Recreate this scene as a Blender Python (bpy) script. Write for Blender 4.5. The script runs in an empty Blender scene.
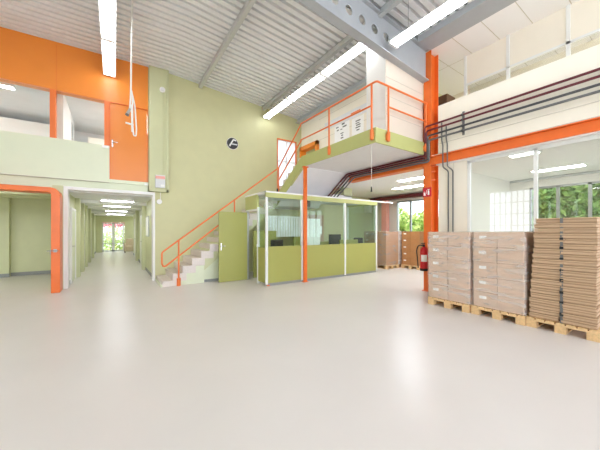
import bpy, math, random
from mathutils import Vector
random.seed(7)
SC = bpy.context.scene
COL = SC.collection

# ------------------------------------------------------------------ camera
F, HX, HY = 273.0, 300.0, 230.7
YAW = math.atan(186 / F)
cd = bpy.data.cameras.new('camera')
cam = bpy.data.objects.new('camera', cd)
COL.objects.link(cam)
cam.location = (0, 0, 1.45)
cam.rotation_euler = (math.pi / 2, 0, -YAW)
cd.sensor_width = 36
cd.lens = 36 * F / 600
cd.shift_y = (HY - 225) / 600
cd.clip_end = 200
SC.camera = cam

# ------------------------------------------------------------------ materials
def lin(c):
    c /= 255.0
    return c / 12.92 if c <= 0.04045 else ((c + 0.055) / 1.055) ** 2.4

def rgb(t):
    return (lin(t[0]), lin(t[1]), lin(t[2]), 1)

def mat(name, c, rough=0.5, metal=0.0, var=0.0, scale=6.0, bump=0.0, bscale=60.0, spec=0.5, stretch=(1, 1, 1), coat=0.0):
    m = bpy.data.materials.new(name)
    m.use_nodes = True
    nt = m.node_tree
    b = nt.nodes['Principled BSDF']
    b.inputs['Base Color'].default_value = rgb(c)
    b.inputs['Roughness'].default_value = rough
    b.inputs['Metallic'].default_value = metal
    b.inputs['Specular IOR Level'].default_value = spec
    b.inputs['Coat Weight'].default_value = coat
    tc = nt.nodes.new('ShaderNodeTexCoord')
    mp = nt.nodes.new('ShaderNodeMapping')
    mp.inputs['Scale'].default_value = stretch
    nt.links.new(tc.outputs['Object'], mp.inputs['Vector'])
    if var > 0:
        n = nt.nodes.new('ShaderNodeTexNoise')
        n.inputs['Scale'].default_value = scale
        n.inputs['Detail'].default_value = 5
        nt.links.new(mp.outputs['Vector'], n.inputs['Vector'])
        r = nt.nodes.new('ShaderNodeValToRGB')
        e = r.color_ramp.elements
        e[0].position, e[1].position = 0.3, 0.7
        e[0].color = tuple(v * (1 - var) for v in rgb(c)[:3]) + (1,)
        e[1].color = tuple(min(1, v * (1 + var)) for v in rgb(c)[:3]) + (1,)
        nt.links.new(n.outputs['Fac'], r.inputs['Fac'])
        nt.links.new(r.outputs['Color'], b.inputs['Base Color'])
    if bump > 0:
        n2 = nt.nodes.new('ShaderNodeTexNoise')
        n2.inputs['Scale'].default_value = bscale
        nt.links.new(mp.outputs['Vector'], n2.inputs['Vector'])
        bp = nt.nodes.new('ShaderNodeBump')
        bp.inputs['Strength'].default_value = bump
        bp.inputs['Distance'].default_value = 0.01
        nt.links.new(n2.outputs['Fac'], bp.inputs['Height'])
        nt.links.new(bp.outputs['Normal'], b.inputs['Normal'])
    return m

def glass(name, tint=(240, 246, 243), refl=0.10):
    m = bpy.data.materials.new(name)
    m.use_nodes = True
    nt = m.node_tree
    nt.nodes.clear()
    o = nt.nodes.new('ShaderNodeOutputMaterial')
    t = nt.nodes.new('ShaderNodeBsdfTransparent')
    t.inputs['Color'].default_value = rgb(tint)
    g = nt.nodes.new('ShaderNodeBsdfGlossy')
    g.inputs['Roughness'].default_value = 0.0
    f = nt.nodes.new('ShaderNodeLayerWeight')
    f.inputs['Blend'].default_value = 0.5
    pw = nt.nodes.new('ShaderNodeMath')
    pw.operation = 'POWER'
    pw.inputs[1].default_value = 4.0
    a = nt.nodes.new('ShaderNodeMath')
    a.operation = 'MULTIPLY_ADD'
    a.inputs[1].default_value = 0.6
    a.inputs[2].default_value = refl
    a.use_clamp = True
    mx = nt.nodes.new('ShaderNodeMixShader')
    nt.links.new(f.outputs['Facing'], pw.inputs[0])
    nt.links.new(pw.outputs[0], a.inputs[0])
    nt.links.new(a.outputs[0], mx.inputs[0])
    nt.links.new(t.outputs[0], mx.inputs[1])
    nt.links.new(g.outputs[0], mx.inputs[2])
    nt.links.new(mx.outputs[0], o.inputs[0])
    return m

def frosted(name):
    m = bpy.data.materials.new(name)
    m.use_nodes = True
    nt = m.node_tree
    nt.nodes.clear()
    o = nt.nodes.new('ShaderNodeOutputMaterial')
    t = nt.nodes.new('ShaderNodeBsdfTranslucent')
    t.inputs['Color'].default_value = (0.42, 0.43, 0.43, 1)
    g = nt.nodes.new('ShaderNodeBsdfGlossy')
    g.inputs['Roughness'].default_value = 0.3
    mx = nt.nodes.new('ShaderNodeMixShader')
    mx.inputs[0].default_value = 0.06
    nt.links.new(t.outputs[0], mx.inputs[1])
    nt.links.new(g.outputs[0], mx.inputs[2])
    nt.links.new(mx.outputs[0], o.inputs[0])
    return m

def emit(name, c, s):
    m = bpy.data.materials.new(name)
    m.use_nodes = True
    nt = m.node_tree
    b = nt.nodes['Principled BSDF']
    b.inputs['Base Color'].default_value = (0.9, 0.9, 0.9, 1)
    b.inputs['Emission Color'].default_value = rgb(c)
    b.inputs['Emission Strength'].default_value = s
    return m

def film(name, lo=0.16, hi=0.50):
    m = bpy.data.materials.new(name)
    m.use_nodes = True
    nt = m.node_tree
    nt.nodes.clear()
    o = nt.nodes.new('ShaderNodeOutputMaterial')
    t = nt.nodes.new('ShaderNodeBsdfTransparent')
    p = nt.nodes.new('ShaderNodeBsdfPrincipled')
    p.inputs['Base Color'].default_value = rgb((240, 235, 230))
    p.inputs['Roughness'].default_value = 0.25
    tc = nt.nodes.new('ShaderNodeTexCoord')
    mp = nt.nodes.new('ShaderNodeMapping')
    mp.inputs['Scale'].default_value = (1.0, 1.0, 5)
    mp.inputs['Rotation'].default_value = (0.05, 0.04, 0)
    n = nt.nodes.new('ShaderNodeTexNoise')
    n.inputs['Scale'].default_value = 2.6
    n.inputs['Detail'].default_value = 6
    n.inputs['Distortion'].default_value = 0.8
    r = nt.nodes.new('ShaderNodeValToRGB')
    e = r.color_ramp.elements
    e[0].position, e[1].position = 0.40, 0.80
    e[0].color = (lo, lo, lo, 1)
    e[1].color = (hi, hi, hi, 1)
    bp = nt.nodes.new('ShaderNodeBump')
    bp.inputs['Strength'].default_value = 0.3
    bp.inputs['Distance'].default_value = 0.02
    mx = nt.nodes.new('ShaderNodeMixShader')
    L = nt.links.new
    L(tc.outputs['Object'], mp.inputs['Vector'])
    L(mp.outputs[0], n.inputs['Vector'])
    L(n.outputs['Fac'], r.inputs['Fac'])
    L(n.outputs['Fac'], bp.inputs['Height'])
    L(bp.outputs[0], p.inputs['Normal'])
    L(r.outputs['Color'], mx.inputs[0])
    L(t.outputs[0], mx.inputs[1])
    L(p.outputs[0], mx.inputs[2])
    L(mx.outputs[0], o.inputs[0])
    return m

M = dict(
    floor=mat('resin_floor', (219, 213, 208), 0.29, var=0.02, scale=1.1, bump=0.02, bscale=9, spec=0.28),
    green=mat('wall_green', (209, 207, 161), 0.55, var=0.025, scale=3, bump=0.05, bscale=120),
    palegreen=mat('pale_green_panel', (221, 226, 198), 0.35, var=0.015, scale=3),
    pilgreen=mat('pilaster_green', (206, 208, 166), 0.5, var=0.02, scale=4),
    corrgreen=mat('corridor_green', (205, 207, 165), 0.45, var=0.03, scale=3),
    olive=mat('olive_laminate', (165, 165, 88), 0.42, var=0.02, scale=2),
    fascia=mat('fascia_green', (190, 194, 126), 0.5, var=0.02, scale=4),
    orange=mat('orange_cladding', (238, 142, 58), 0.28, var=0.03, scale=1.5),
    steelorange=mat('orange_paint', (232, 112, 40), 0.35, var=0.04, scale=6),
    railorange=mat('orange_rail_paint', (236, 122, 56), 0.35),
    yelloworange=mat('amber_frame_paint', (236, 140, 40), 0.4),
    deck=mat('galvanised_deck', (229, 230, 231), 0.5, 0.0, var=0.02, scale=3),
    steel=mat('grey_steel_paint', (176, 180, 184), 0.4, var=0.03, scale=4),
    purlin=mat('galvanised_purlin', (196, 198, 198), 0.4, 0.2, var=0.03, scale=5),
    white=mat('white_paint', (240, 239, 236), 0.45),
    cream=mat('cream_panel', (240, 233, 218), 0.5, var=0.012, scale=3),
    shaftpanel=mat('shaft_panel', (226, 214, 198), 0.5, var=0.012, scale=3),
    wingwall=mat('wing_wall_paint', (238, 236, 230), 0.5),
    creamline=mat('panel_joint', (206, 199, 184), 0.6),
    offwhite=mat('soffit_white', (236, 235, 236), 0.55, var=0.02, scale=3),
    tile=mat('ceiling_tile', (248, 246, 245), 0.7, bump=0.05, bscale=90),
    grey=mat('grey_plinth', (140, 142, 140), 0.5),
    greyceil=mat('grey_ceiling', (226, 227, 228), 0.6, var=0.04, scale=2),
    dark=mat('dark_plastic', (28, 30, 33), 0.4),
    darkfab=mat('dark_fabric', (34, 36, 40), 0.8, bump=0.2, bscale=200),
    alu=mat('white_aluminium', (232, 233, 230), 0.35),
    greyalu=mat('grey_aluminium', (172, 174, 174), 0.35, 0.4),
    step=mat('terrazzo_step', (222, 212, 204), 0.5, var=0.06, scale=40),
    card=mat('cardboard_box', (206, 176, 150), 0.75, var=0.05, scale=5),
    card2=mat('brown_cardboard', (176, 124, 76), 0.75, var=0.06, scale=5),
    sheet=mat('cardboard_sheets', (206, 176, 144), 0.8, var=0.08, scale=4, stretch=(1, 1, 14)),
    sheetdark=mat('cardboard_edges', (178, 146, 114), 0.85, var=0.10, scale=8, stretch=(1, 1, 14)),
    wood=mat('pallet_wood', (224, 188, 138), 0.7, var=0.12, scale=6, stretch=(1, 6, 6)),
    paper=mat('white_paper', (246, 246, 244), 0.6),
    maroon=mat('maroon_pipe', (104, 36, 44), 0.4),
    greypipe=mat('grey_pipe', (112, 112, 112), 0.4, 0.2),
    darkpipe=mat('dark_grey_pipe', (84, 84, 86), 0.4, 0.2),
    lightpipe=mat('light_grey_pipe', (196, 198, 200), 0.4, 0.2),
    red=mat('red_enamel', (204, 24, 34), 0.3),
    signred=mat('sign_red', (200, 22, 48), 0.45),
    pink=mat('faded_salmon_paint', (240, 172, 158), 0.5),
    rubber=mat('black_rubber', (22, 22, 24), 0.6),
    chrome=mat('handle_metal', (205, 205, 202), 0.25, 0.9),
    cable=mat('white_cable', (236, 234, 228), 0.5),
    lampbody=mat('lamp_enamel', (244, 244, 242), 0.35),
    tube=emit('fluorescent_tube', (246, 249, 255), 5.5),
    cpanel=emit('corridor_panel', (246, 249, 255), 12.0),
    panel2=emit('bright_light_panel', (246, 249, 255), 26.0),
    panel=emit('light_panel', (246, 249, 255), 10.0),
    frosted=frosted('frosted_glass'),
    glass=glass('clear_glass', (246, 249, 247), 0.04),
    glassr=glass('office_glass', (240, 248, 243), 0.05),
    glassm=glass('hazy_glass', (246, 247, 244), 0.07),
    film=film('stretch_film', 0.16, 0.46),
    film2=film('milky_film', 0.5, 0.9),
    bark=mat('bark', (110, 90, 70), 0.9, var=0.2, scale=10),
    beige=mat('beige_upholstery', (196, 178, 148), 0.8, var=0.05, scale=8),
    brown=mat('brown_wood', (98, 70, 46), 0.6, var=0.1, scale=5),
    grass=mat('lawn', (120, 146, 80), 0.9, var=0.2, scale=3),
    pave=mat('paving', (206, 204, 200), 0.8, var=0.05, scale=3),
    roller=mat('blind_white', (244, 245, 245), 0.5),
)

# ------------------------------------------------------------------ mesh builder
class MB:
    def __init__(self):
        self.v, self.f, self.mi, self.mats = [], [], [], []
    def _m(self, m):
        if m is None:
            m = self.mats[0] if self.mats else M['white']
        if m not in self.mats:
            self.mats.append(m)
        return self.mats.index(m)
    def face(self, pts, m=None):
        n = len(self.v)
        self.v += [tuple(p) for p in pts]
        self.f.append(tuple(range(n, n + len(pts))))
        self.mi.append(self._m(m))
        return self
    def hexa(self, p, m=None):
        n = len(self.v)
        self.v += [tuple(q) for q in p]
        k = self._m(m)
        for a in ((3, 2, 1, 0), (4, 5, 6, 7), (0, 1, 5, 4), (1, 2, 6, 5), (2, 3, 7, 6), (3, 0, 4, 7)):
            self.f.append(tuple(n + i for i in a))
            self.mi.append(k)
        return self
    def box(self, x0, x1, y0, y1, z0, z1, m=None):
        return self.hexa([(x0, y0, z0), (x1, y0, z0), (x1, y1, z0), (x0, y1, z0),
                          (x0, y0, z1), (x1, y0, z1), (x1, y1, z1), (x0, y1, z1)], m)
    def prism(self, pts, axis, a, b, m=None):
        """extrude a 2-D outline along an axis; outline is in the two other axes (in xyz order)"""
        def P(u, w, t):
            return (t, u, w) if axis == 'x' else ((u, t, w) if axis == 'y' else (u, w, t))
        n = len(self.v)
        k = self._m(m)
        c = len(pts)
        self.v += [P(u, w, a) for u, w in pts] + [P(u, w, b) for u, w in pts]
        self.f.append(tuple(range(n, n + c)))
        self.f.append(tuple(range(n + 2 * c - 1, n + c - 1, -1)))
        self.mi += [k, k]
        for i in range(c):
            j = (i + 1) % c
            self.f.append((n + i, n + c + i, n + c + j, n + j))
            self.mi.append(k)
        return self
    def tube(self, path, r, n=10, m=None, cap=True):
        path = [Vector(p) for p in path]
        k = self._m(m)
        rings = []
        up0 = None
        for i, p in enumerate(path):
            d = (path[min(i + 1, len(path) - 1)] - path[max(i - 1, 0)]).normalized()
            if up0 is None:
                up0 = Vector((0, 0, 1)) if abs(d.z) < 0.9 else Vector((1, 0, 0))
            s = d.cross(up0)
            if s.length < 1e-4:
                s = d.cross(Vector((0, 1, 0)))
            s.normalize()
            u = s.cross(d).normalized()
            up0 = u
            rr = r[i] if isinstance(r, (list, tuple)) else r
            b = len(self.v)
            for j in range(n):
                a = 2 * math.pi * j / n
                q = p + s * (rr * math.cos(a)) + u * (rr * math.sin(a))
                self.v.append(tuple(q))
            rings.append(b)
        for i in range(len(rings) - 1):
            for j in range(n):
                jj = (j + 1) % n
                self.f.append((rings[i] + j, rings[i] + jj, rings[i + 1] + jj, rings[i + 1] + j))
                self.mi.append(k)
        if cap:
            self.f.append(tuple(rings[0] + j for j in range(n - 1, -1, -1)))
            self.f.append(tuple(rings[-1] + j for j in range(n)))
            self.mi += [k, k]
        return self
    def build(self, name, mats=None, parent=None, origin=None, smooth=False, bevel=0.0):
        me = bpy.data.meshes.new(name)
        o0 = Vector((0, 0, 0))
        if origin is not None:
            o0 = Vector(origin)
        elif parent is not None:
            q = parent
            while q is not None:
                o0 = o0 + q.location
                q = q.parent
        me.from_pydata([tuple(Vector(p) - o0) for p in self.v], [], self.f)
        ms = self.mats if mats is None else (mats if isinstance(mats, list) else [mats])
        for m in ms:
            me.materials.append(m)
        if mats is None or isinstance(mats, list):
            me.polygons.foreach_set('material_index', self.mi)
        if smooth:
            me.polygons.foreach_set('use_smooth', [True] * len(me.polygons))
            try:
                me.set_sharp_from_angle(angle=math.radians(40))
            except Exception:
                pass
        me.update()
        o = bpy.data.objects.new(name, me)
        COL.objects.link(o)
        if parent is not None:
            o.parent = parent
        elif origin is not None:
            o.location = origin
        if bevel > 0:
            bv = o.modifiers.new('bevel', 'BEVEL')
            bv.width = bevel
            bv.segments = 2
            bv.limit_method = 'ANGLE'
        return o

def B(x0, x1, y0, y1, z0, z1, m=None):
    return MB().box(x0, x1, y0, y1, z0, z1, m)

def T(path, r, n=10, m=None):
    return MB().tube(path, r, n, m)

def tag(o, label, cat, group=None, kind=None):
    o['label'] = label
    o['category'] = cat
    if group:
        o['group'] = group
    if kind:
        o['kind'] = kind
    return o

def thing(name, label, cat, loc=(0, 0, 0), group=None):
    o = bpy.data.objects.new(name, None)
    COL.objects.link(o)
    o.location = loc
    o.empty_display_size = 0.1
    return tag(o, label, cat, group)

def struct(o, label=None, cat=None):
    o['kind'] = 'structure'
    if label:
        o['label'] = label
        o['category'] = cat
    return o

def copy_tree(o, offset=(0, 0, 0), parent=None):
    c = o.copy()
    COL.objects.link(c)
    if parent is not None:
        c.parent = parent
    else:
        c.location = Vector(o.location) + Vector(offset)
    for ch in list(o.children):
        copy_tree(ch, parent=c)
    return c

def arc(c, r, a0, a1, n, plane='xz'):
    out = []
    for i in range(n + 1):
        a = math.radians(a0 + (a1 - a0) * i / n)
        u, w = r * math.cos(a), r * math.sin(a)
        if plane == 'xz':
            out.append((c[0] + u, c[1], c[2] + w))
        elif plane == 'yz':
            out.append((c[0], c[1] + u, c[2] + w))
        else:
            out.append((c[0] + u, c[1] + w, c[2]))
    return out

def fillet(pts, r, n=4):
    """round the inner corners of a polyline"""
    pts = [Vector(p) for p in pts]
    out = [pts[0]]
    for i in range(1, len(pts) - 1):
        a, b, c = pts[i - 1], pts[i], pts[i + 1]
        d1, d2 = (a - b), (c - b)
        rr = min(r, d1.length * 0.45, d2.length * 0.45)
        p, q = b + d1.normalized() * rr, b + d2.normalized() * rr
        for k in range(n + 1):
            t = k / n
            out.append(p * (1 - t) ** 2 + b * 2 * t * (1 - t) + q * t ** 2)
    out.append(pts[-1])
    return [tuple(p) for p in out]

ORD = ['first', 'second', 'third', 'fourth', 'fifth', 'sixth', 'seventh', 'eighth', 'ninth', 'tenth', 'eleventh', 'twelfth',
       'thirteenth', 'fourteenth', 'fifteenth', 'sixteenth', 'seventeenth', 'eighteenth', 'nineteenth', 'twentieth', 'twenty-first', 'twenty-second']

def roof_z(x):
    return 6.18 - 0.07 * (x - 1.35) if x > 1.35 else 6.18 + 0.025 * (x - 1.35)

# ================================================================== SETTING
YB = 9.0           # hall back wall
# floor (hall, left room, corridor, right wing)
struct(B(-6, 10.8, -8, 24, -0.2, 0, M['floor']).build('floor'))
struct(B(-30, 40, -25, 60, -0.35, -0.22, M['pave']).build('floor_outside'))

# corrugated roof deck, ribs along X
mb = MB()
xs = [-6, 1.35, 6.25]
prof = []
y = -8.0
P = 0.18
while y < 9.2:
    prof += [(y, 0.0), (y + 0.11, 0.0), (y + 0.116, 0.085), (y + 0.174, 0.085)]
    y += P
prof.append((y, 0.0))
for k in range(2):
    for i in range(len(prof) - 1):
        (a, za), (b, zb) = prof[i], prof[i + 1]
        x0, x1 = xs[k], xs[k + 1]
        mb.face([(x0, a, roof_z(x0) + za), (x1, a, roof_z(x1) + za), (x1, b, roof_z(x1) + zb), (x0, b, roof_z(x0) + zb)], M['deck'])
struct(mb.build('ceiling'))
struct(MB().hexa([(-6, -8, 6.4), (6.3, -8, 6.4), (6.3, 9.3, 6.4), (-6, 9.3, 6.4), (-6, -8, 6.6), (6.3, -8, 6.6), (6.3, 9.3, 6.6), (-6, 9.3, 6.6)], M['deck']).build('ceiling_roof_shell'))

# back wall
mb = MB()
g, pg = M['green'], M['palegreen']
def wb(x0, x1, z0, z1, m=None, y0=YB, y1=YB + 0.22):
    mb.box(x0, x1, y0, y1, z0, z1, m)
wb(-1.12, -1.04, 0, 2.53, M['pilgreen'])
wb(-6, -1.04, 2.44, 2.74, pg)
wb(-1.04, 0.985, 2.56, 2.74, pg)
wb(-0.10, 0.83, 2.74, 2.84, pg)
wb(0.985, 5.08, 0, 6.3, g)
wb(0.81, 0.985, 2.56, 6.3, g)
wb(5.08, 5.96, 0, 2.9, g)
wb(5.08, 5.96, 4.95, 6.3, g)
wb(5.96, 6.4, 0, 6.3, g)
wb(6.4, 10.5, 0, 3.02, M['pilgreen'])
wb(6.4, 7.3, 3.02, 6.3, M['pilgreen'])
wall_back = struct(mb.build('wall_back'))
mb = MB()
mb.box(-6, -0.10, 8.94, 9.2, 2.745, 3.73, pg)
mb.box(-6, -0.10, 8.925, 8.94, 2.735, 2.75, M['creamline'])  # darker strip draws the shadow line under the panel
mb.box(-0.10, 0.835, 8.955, 9.0, 2.745, 2.84, pg)
mb.build('parapet_panel', parent=wall_back, bevel=0.004)
mb = MB()
mb.box(-6, 0.81, 8.97, 9.2, 4.93, 6.3, M['orange'])
mb.box(0.795, 0.815, 8.97, 9.2, 2.84, 4.93, M['orange'])
mb.build('orange_cladding', parent=wall_back)
for xx in (-2.6, -1.18):
    B(xx, xx + 0.006, 8.966, 8.972, 4.95, 6.05, M['steelorange']).build('panel_seam', parent=wall_back)
mb = MB()
mb.box(0.83, 1.34, 8.89, 9.0, 2.58, 6.3, M['pilgreen'])
mb.box(1.27, 1.34, 8.86, 8.90, 2.58, 6.3, M['pilgreen'])
mb.box(0.83, 1.34, 8.86, 8.90, 2.58, 2.66, M['pilgreen'])
mb.build('pilaster', parent=wall_back, bevel=0.006)
B(0.985, 1.0, 8.985, 9.0, 0, 0.08, M['grey']).build('skirting', parent=wall_back)

# left wall with a tall gridded glazed opening (out of frame, seen in reflections)
mb = MB()
for a in ((-6, 4.7, 0, 6.3), (6.8, 9.0, 0, 6.3), (4.7, 6.8, 0, 0.5), (4.7, 6.8, 3.6, 6.3)):
    mb.box(-5.2, -5.0, a[0], a[1], a[2], a[3], M['palegreen'])
struct(mb.build('wall_left'))
mb = MB()
for i in range(9):
    yy = 4.7 + 2.1 * i / 8
    mb.box(-5.14, -5.06, yy - 0.02, yy + 0.02, 0.5, 3.6, M['alu'])
for i in range(6):
    zz = 0.5 + 3.1 * i / 5
    mb.box(-5.13, -5.07, 4.7, 6.8, zz - 0.025, zz + 0.025, M['alu'])
struct(mb.build('window_4'))

# upper-left interior window
w1 = struct(bpy.data.objects.new('window_1', None)); COL.objects.link(w1); w1.location = (-2, 9, 3.73)
for x0, x1 in ((-1.30, -1.185), (-0.215, -0.10), (-2.75, -2.63)):
    B(x0, x1, 8.955, 9.12, 3.73, 4.93, M['railorange']).build('frame_post', parent=w1, bevel=0.005)
for x0, x1 in ((-2.63, -1.30), (-1.185, -0.215)):
    B(x0, x1, 9.03, 9.04, 3.73, 4.93, M['glass']).build('pane', parent=w1)
B(-6, -2.75, 9.0, 9.2, 3.73, 4.93, M['orange']).build('blank_panel', parent=w1)
# room behind it
mb = MB()
mb.box(-6, 0.9, 12.6, 12.8, 2.8, 5.2, M['greyceil'])
mb.box(0.9, 1.0, 9.22, 12.8, 2.8, 5.2, M['greyceil'])
struct(mb.build('wall_upper_room'))
mb = MB()
mb.box(-1.22, -1.08, 9.24, 11.6, 2.8, 5.05, M['white'])
mb.box(-1.10, -1.075, 10.9, 11.3, 2.84, 4.8, M['greyalu'])
mb.box(-6, -1.22, 11.6, 12.0, 2.8, 4.81, M['white'])
struct(mb.build('wall_upper_partition'))
struct(B(-6, 1, 9.22, 12.8, 5.02, 5.2, M['greyceil']).build('ceiling_upper_room'))
struct(B(-6, 1, 9.22, 12.8, 2.62, 2.82, M['grey']).build('floor_upper_room'))
c = thing('cabinet', 'pinkish-white cabinet behind the right pane of the upper window', 'cabinet', (0.15, 12.1, 2.82))
B(-0.75, 0.6, 12.0, 12.58, 2.82, 4.72, M['cream']).build('body', parent=c, bevel=0.01)
B(-0.74, -0.085, 11.975, 12.0, 2.9, 4.70, M['cream']).build('door', parent=c, bevel=0.005)
B(-0.075, 0.59, 11.975, 12.0, 2.9, 4.70, M['cream']).build('door', parent=c, bevel=0.005)
lt = thing('ceiling_light', 'white linear ceiling light in the room behind the upper window', 'lamp', (-2.8, 9.52, 5.02))
B(-3.6, -2.02, 9.42, 9.62, 4.95, 5.02, M['lampbody']).build('housing', parent=lt)
B(-3.58, -2.04, 9.44, 9.60, 4.94, 4.952, M['panel']).build('diffuser', parent=lt)

# orange door upstairs
d1 = struct(bpy.data.objects.new('door_1', None)); COL.objects.link(d1); d1.location = (0.35, 9, 2.84)
B(-0.085, 0.79, 9.0, 9.05, 2.845, 4.92, M['orange']).build('leaf', parent=d1)
mb = MB(); mb.box(-0.10, -0.085, 8.96, 9.1, 2.84, 4.93, M['steelorange']); mb.box(-0.10, 0.80, 8.96, 9.1, 4.92, 4.935, M['steelorange'])
mb.build('frame', parent=d1)
h = MB(); h.box(-0.05, -0.02, 8.985, 9.0, 3.72, 3.92, M['chrome']); h.tube([(-0.035, 8.99, 3.85), (-0.035, 8.94, 3.85), (0.09, 8.94, 3.85)], 0.011, 8, M['chrome'])
h.build('handle', parent=d1, smooth=True)

# corridor frame and corridor
mb = MB()
mb.box(-1.04, -0.955, 8.9, 9.24, 0, 2.48, M['white'])
mb.box(0.925, 0.985, 8.9, 9.24, 0, 2.48, M['white'])
mb.box(-1.04, 0.985, 8.9, 9.24, 2.48, 2.56, M['white'])
struct(mb.build('trim_1', bevel=0.006))
mb = MB()
cg = M['corrgreen']
mb.box(-1.2, -1.0, 9.22, 22.5, 0, 2.7, cg)
mb.box(0.98, 1.2, 9.22, 19.5, 0, 2.7, cg)
mb.box(2.6, 2.7, 19.5, 22.5, 0, 2.7, cg)  # side recess added, left unroofed to bring daylight to the corridor end
mb.box(0.98, 2.7, 19.4, 19.5, 0, 2.7, cg)
for yy in (10.9, 12.3, 13.9, 15.7, 18.2):
    mb.box(-1.0, -0.88, yy, yy + 0.28, 0, 2.5, cg)
for yy in (11.6, 15.2):
    mb.box(0.86, 0.98, yy, yy + 0.28, 0, 2.5, cg)
struct(mb.build('wall_corridor'))
mb = MB()
for a in ((-1.2, -0.66, 0, 2.7), (0.60, 2.7, 0, 2.7), (-0.66, 0.60, 2.02, 2.7)):
    mb.box(a[0], a[1], 22.5, 22.7, a[2], a[3], M['corrgreen'])
struct(mb.build('wall_corridor_end'))
mb = MB()
mb.box(-1.2, 1.5, 9.22, 22.7, 2.46, 2.6, M['greyceil'])
for yy in (11.3, 14.0, 17.6, 20.3):
    mb.box(-1.0, 1.3, yy, yy + 0.25, 2.36, 2.47, M['white'])
struct(mb.build('ceiling_corridor'))
d2 = struct(bpy.data.objects.new('door_2', None)); COL.objects.link(d2); d2.location = (0, 22.5, 0)
for x0, x1 in ((-0.66, -0.04), (-0.04, 0.58)):
    mb = MB()
    mb.box(x0, x0 + 0.08, 22.52, 22.58, 0.02, 2.0, M['alu']); mb.box(x1 - 0.08, x1, 22.52, 22.58, 0.02, 2.0, M['alu'])
    mb.box(x0, x1, 22.52, 22.58, 0.02, 0.14, M['alu']); mb.box(x0, x1, 22.52, 22.58, 1.92, 2.0, M['alu'])
    mb.box(x0, x1, 22.52, 22.58, 0.55, 0.60, M['alu'])
    lf = mb.build('leaf', parent=d2)
    B(x0 + 0.08, x1 - 0.08, 22.545, 22.555, 0.14, 1.92, M['glass']).build('pane', parent=lf)
# corridor side doors
for i, (yy, side) in enumerate(((9.75, -1), (12.75, -1), (16.5, -1), (12.5, 1), (16.6, 1))):
    d = struct(bpy.data.objects.new('door_%d' % (3 + i), None)); COL.objects.link(d)
    xx = -1.0 if side < 0 else 0.98
    s = 1 if side < 0 else -1
    d.location = (xx, yy + 0.45, 0)
    x0, x1 = sorted((xx, xx + 0.03 * s))
    B(x0, x1, yy, yy + 0.9, 0.01, 2.03, M['palegreen']).build('leaf', parent=d)
    mb = MB()
    x0, x1 = sorted((xx, xx + 0.05 * s))
    mb.box(x0, x1, yy - 0.06, yy, 0, 2.09, M['white']); mb.box(x0, x1, yy + 0.9, yy + 0.96, 0, 2.09, M['white']); mb.box(x0, x1, yy, yy + 0.9, 2.03, 2.09, M['white'])
    mb.build('frame', parent=d)
    T([(xx + 0.03 * s, yy + 0.1, 1.02), (xx + 0.08 * s, yy + 0.1, 1.02), (xx + 0.08 * s, yy + 0.22, 1.02)], 0.011, 8, M['chrome']).build('handle', parent=d)
mb = MB()
mb.box(-1.0, -0.985, 9.24, 22.5, 0, 0.1, M['grey']); mb.box(0.965, 0.98, 9.24, 19.4, 0, 0.1, M['grey'])
struct(mb.build('baseboard_corridor'))
# corridor lights
proto = None
for yy, lab in ((10.6, 'nearest'), (12.9, 'second'), (16.0, 'third'), (19.2, 'farthest')):
    if proto is None:
        proto = thing('corridor_light', '', 'lamp', (0.1, yy, 2.46))
        B(-0.35, 0.55, yy - 0.15, yy + 0.15, 2.40, 2.46, M['lampbody']).build('housing', parent=proto)
        B(-0.33, 0.53, yy - 0.13, yy + 0.13, 2.392, 2.40, M['cpanel']).build('diffuser', parent=proto)
        o, y00 = proto, yy
    else:
        o = copy_tree(proto, (0, yy - y00, 0))
    tag(o, 'white ceiling light across the corridor, %s of the four from the opening' % {'nearest': 'first', 'second': 'second', 'third': 'third', 'farthest': 'last'}[lab], 'lamp', 'corridor ceiling lights')
# notice board on corridor right wall and armchair at the end
n = thing('notice_board', 'white notice board on the right wall inside the corridor', 'notice board', (0.97, 10.9, 1.5))
B(0.955, 0.98, 10.45, 11.35, 1.25, 1.95, M['greyalu']).build('frame', parent=n)
B(0.95, 0.957, 10.48, 11.32, 1.28, 1.92, M['paper']).build('sheet', parent=n)
a = thing('armchair', 'beige upholstered armchair beside the glazed door at the corridor end', 'armchair', (0.9, 21.4, 0))
B(0.62, 1.22, 21.1, 21.75, 0.12, 0.45, M['beige']).build('seat', parent=a, bevel=0.05)
MB().hexa([(0.62, 21.65, 0.4), (1.22, 21.65, 0.4), (1.22, 21.85, 0.4), (0.62, 21.85, 0.4), (0.66, 21.8, 0.92), (1.18, 21.8, 0.92), (1.18, 21.95, 0.92), (0.66, 21.95, 0.92)], M['beige']).build('backrest', parent=a, bevel=0.05)
for x0 in (0.54, 1.18):
    B(x0, x0 + 0.11, 21.08, 21.8, 0.1, 0.62, M['beige']).build('armrest', parent=a, bevel=0.04)
for x0 in (0.57, 1.2):
    for y0 in (21.12, 21.7):
        B(x0, x0 + 0.05, y0, y0 + 0.05, 0, 0.12, M['brown']).build('leg', parent=a)

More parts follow.
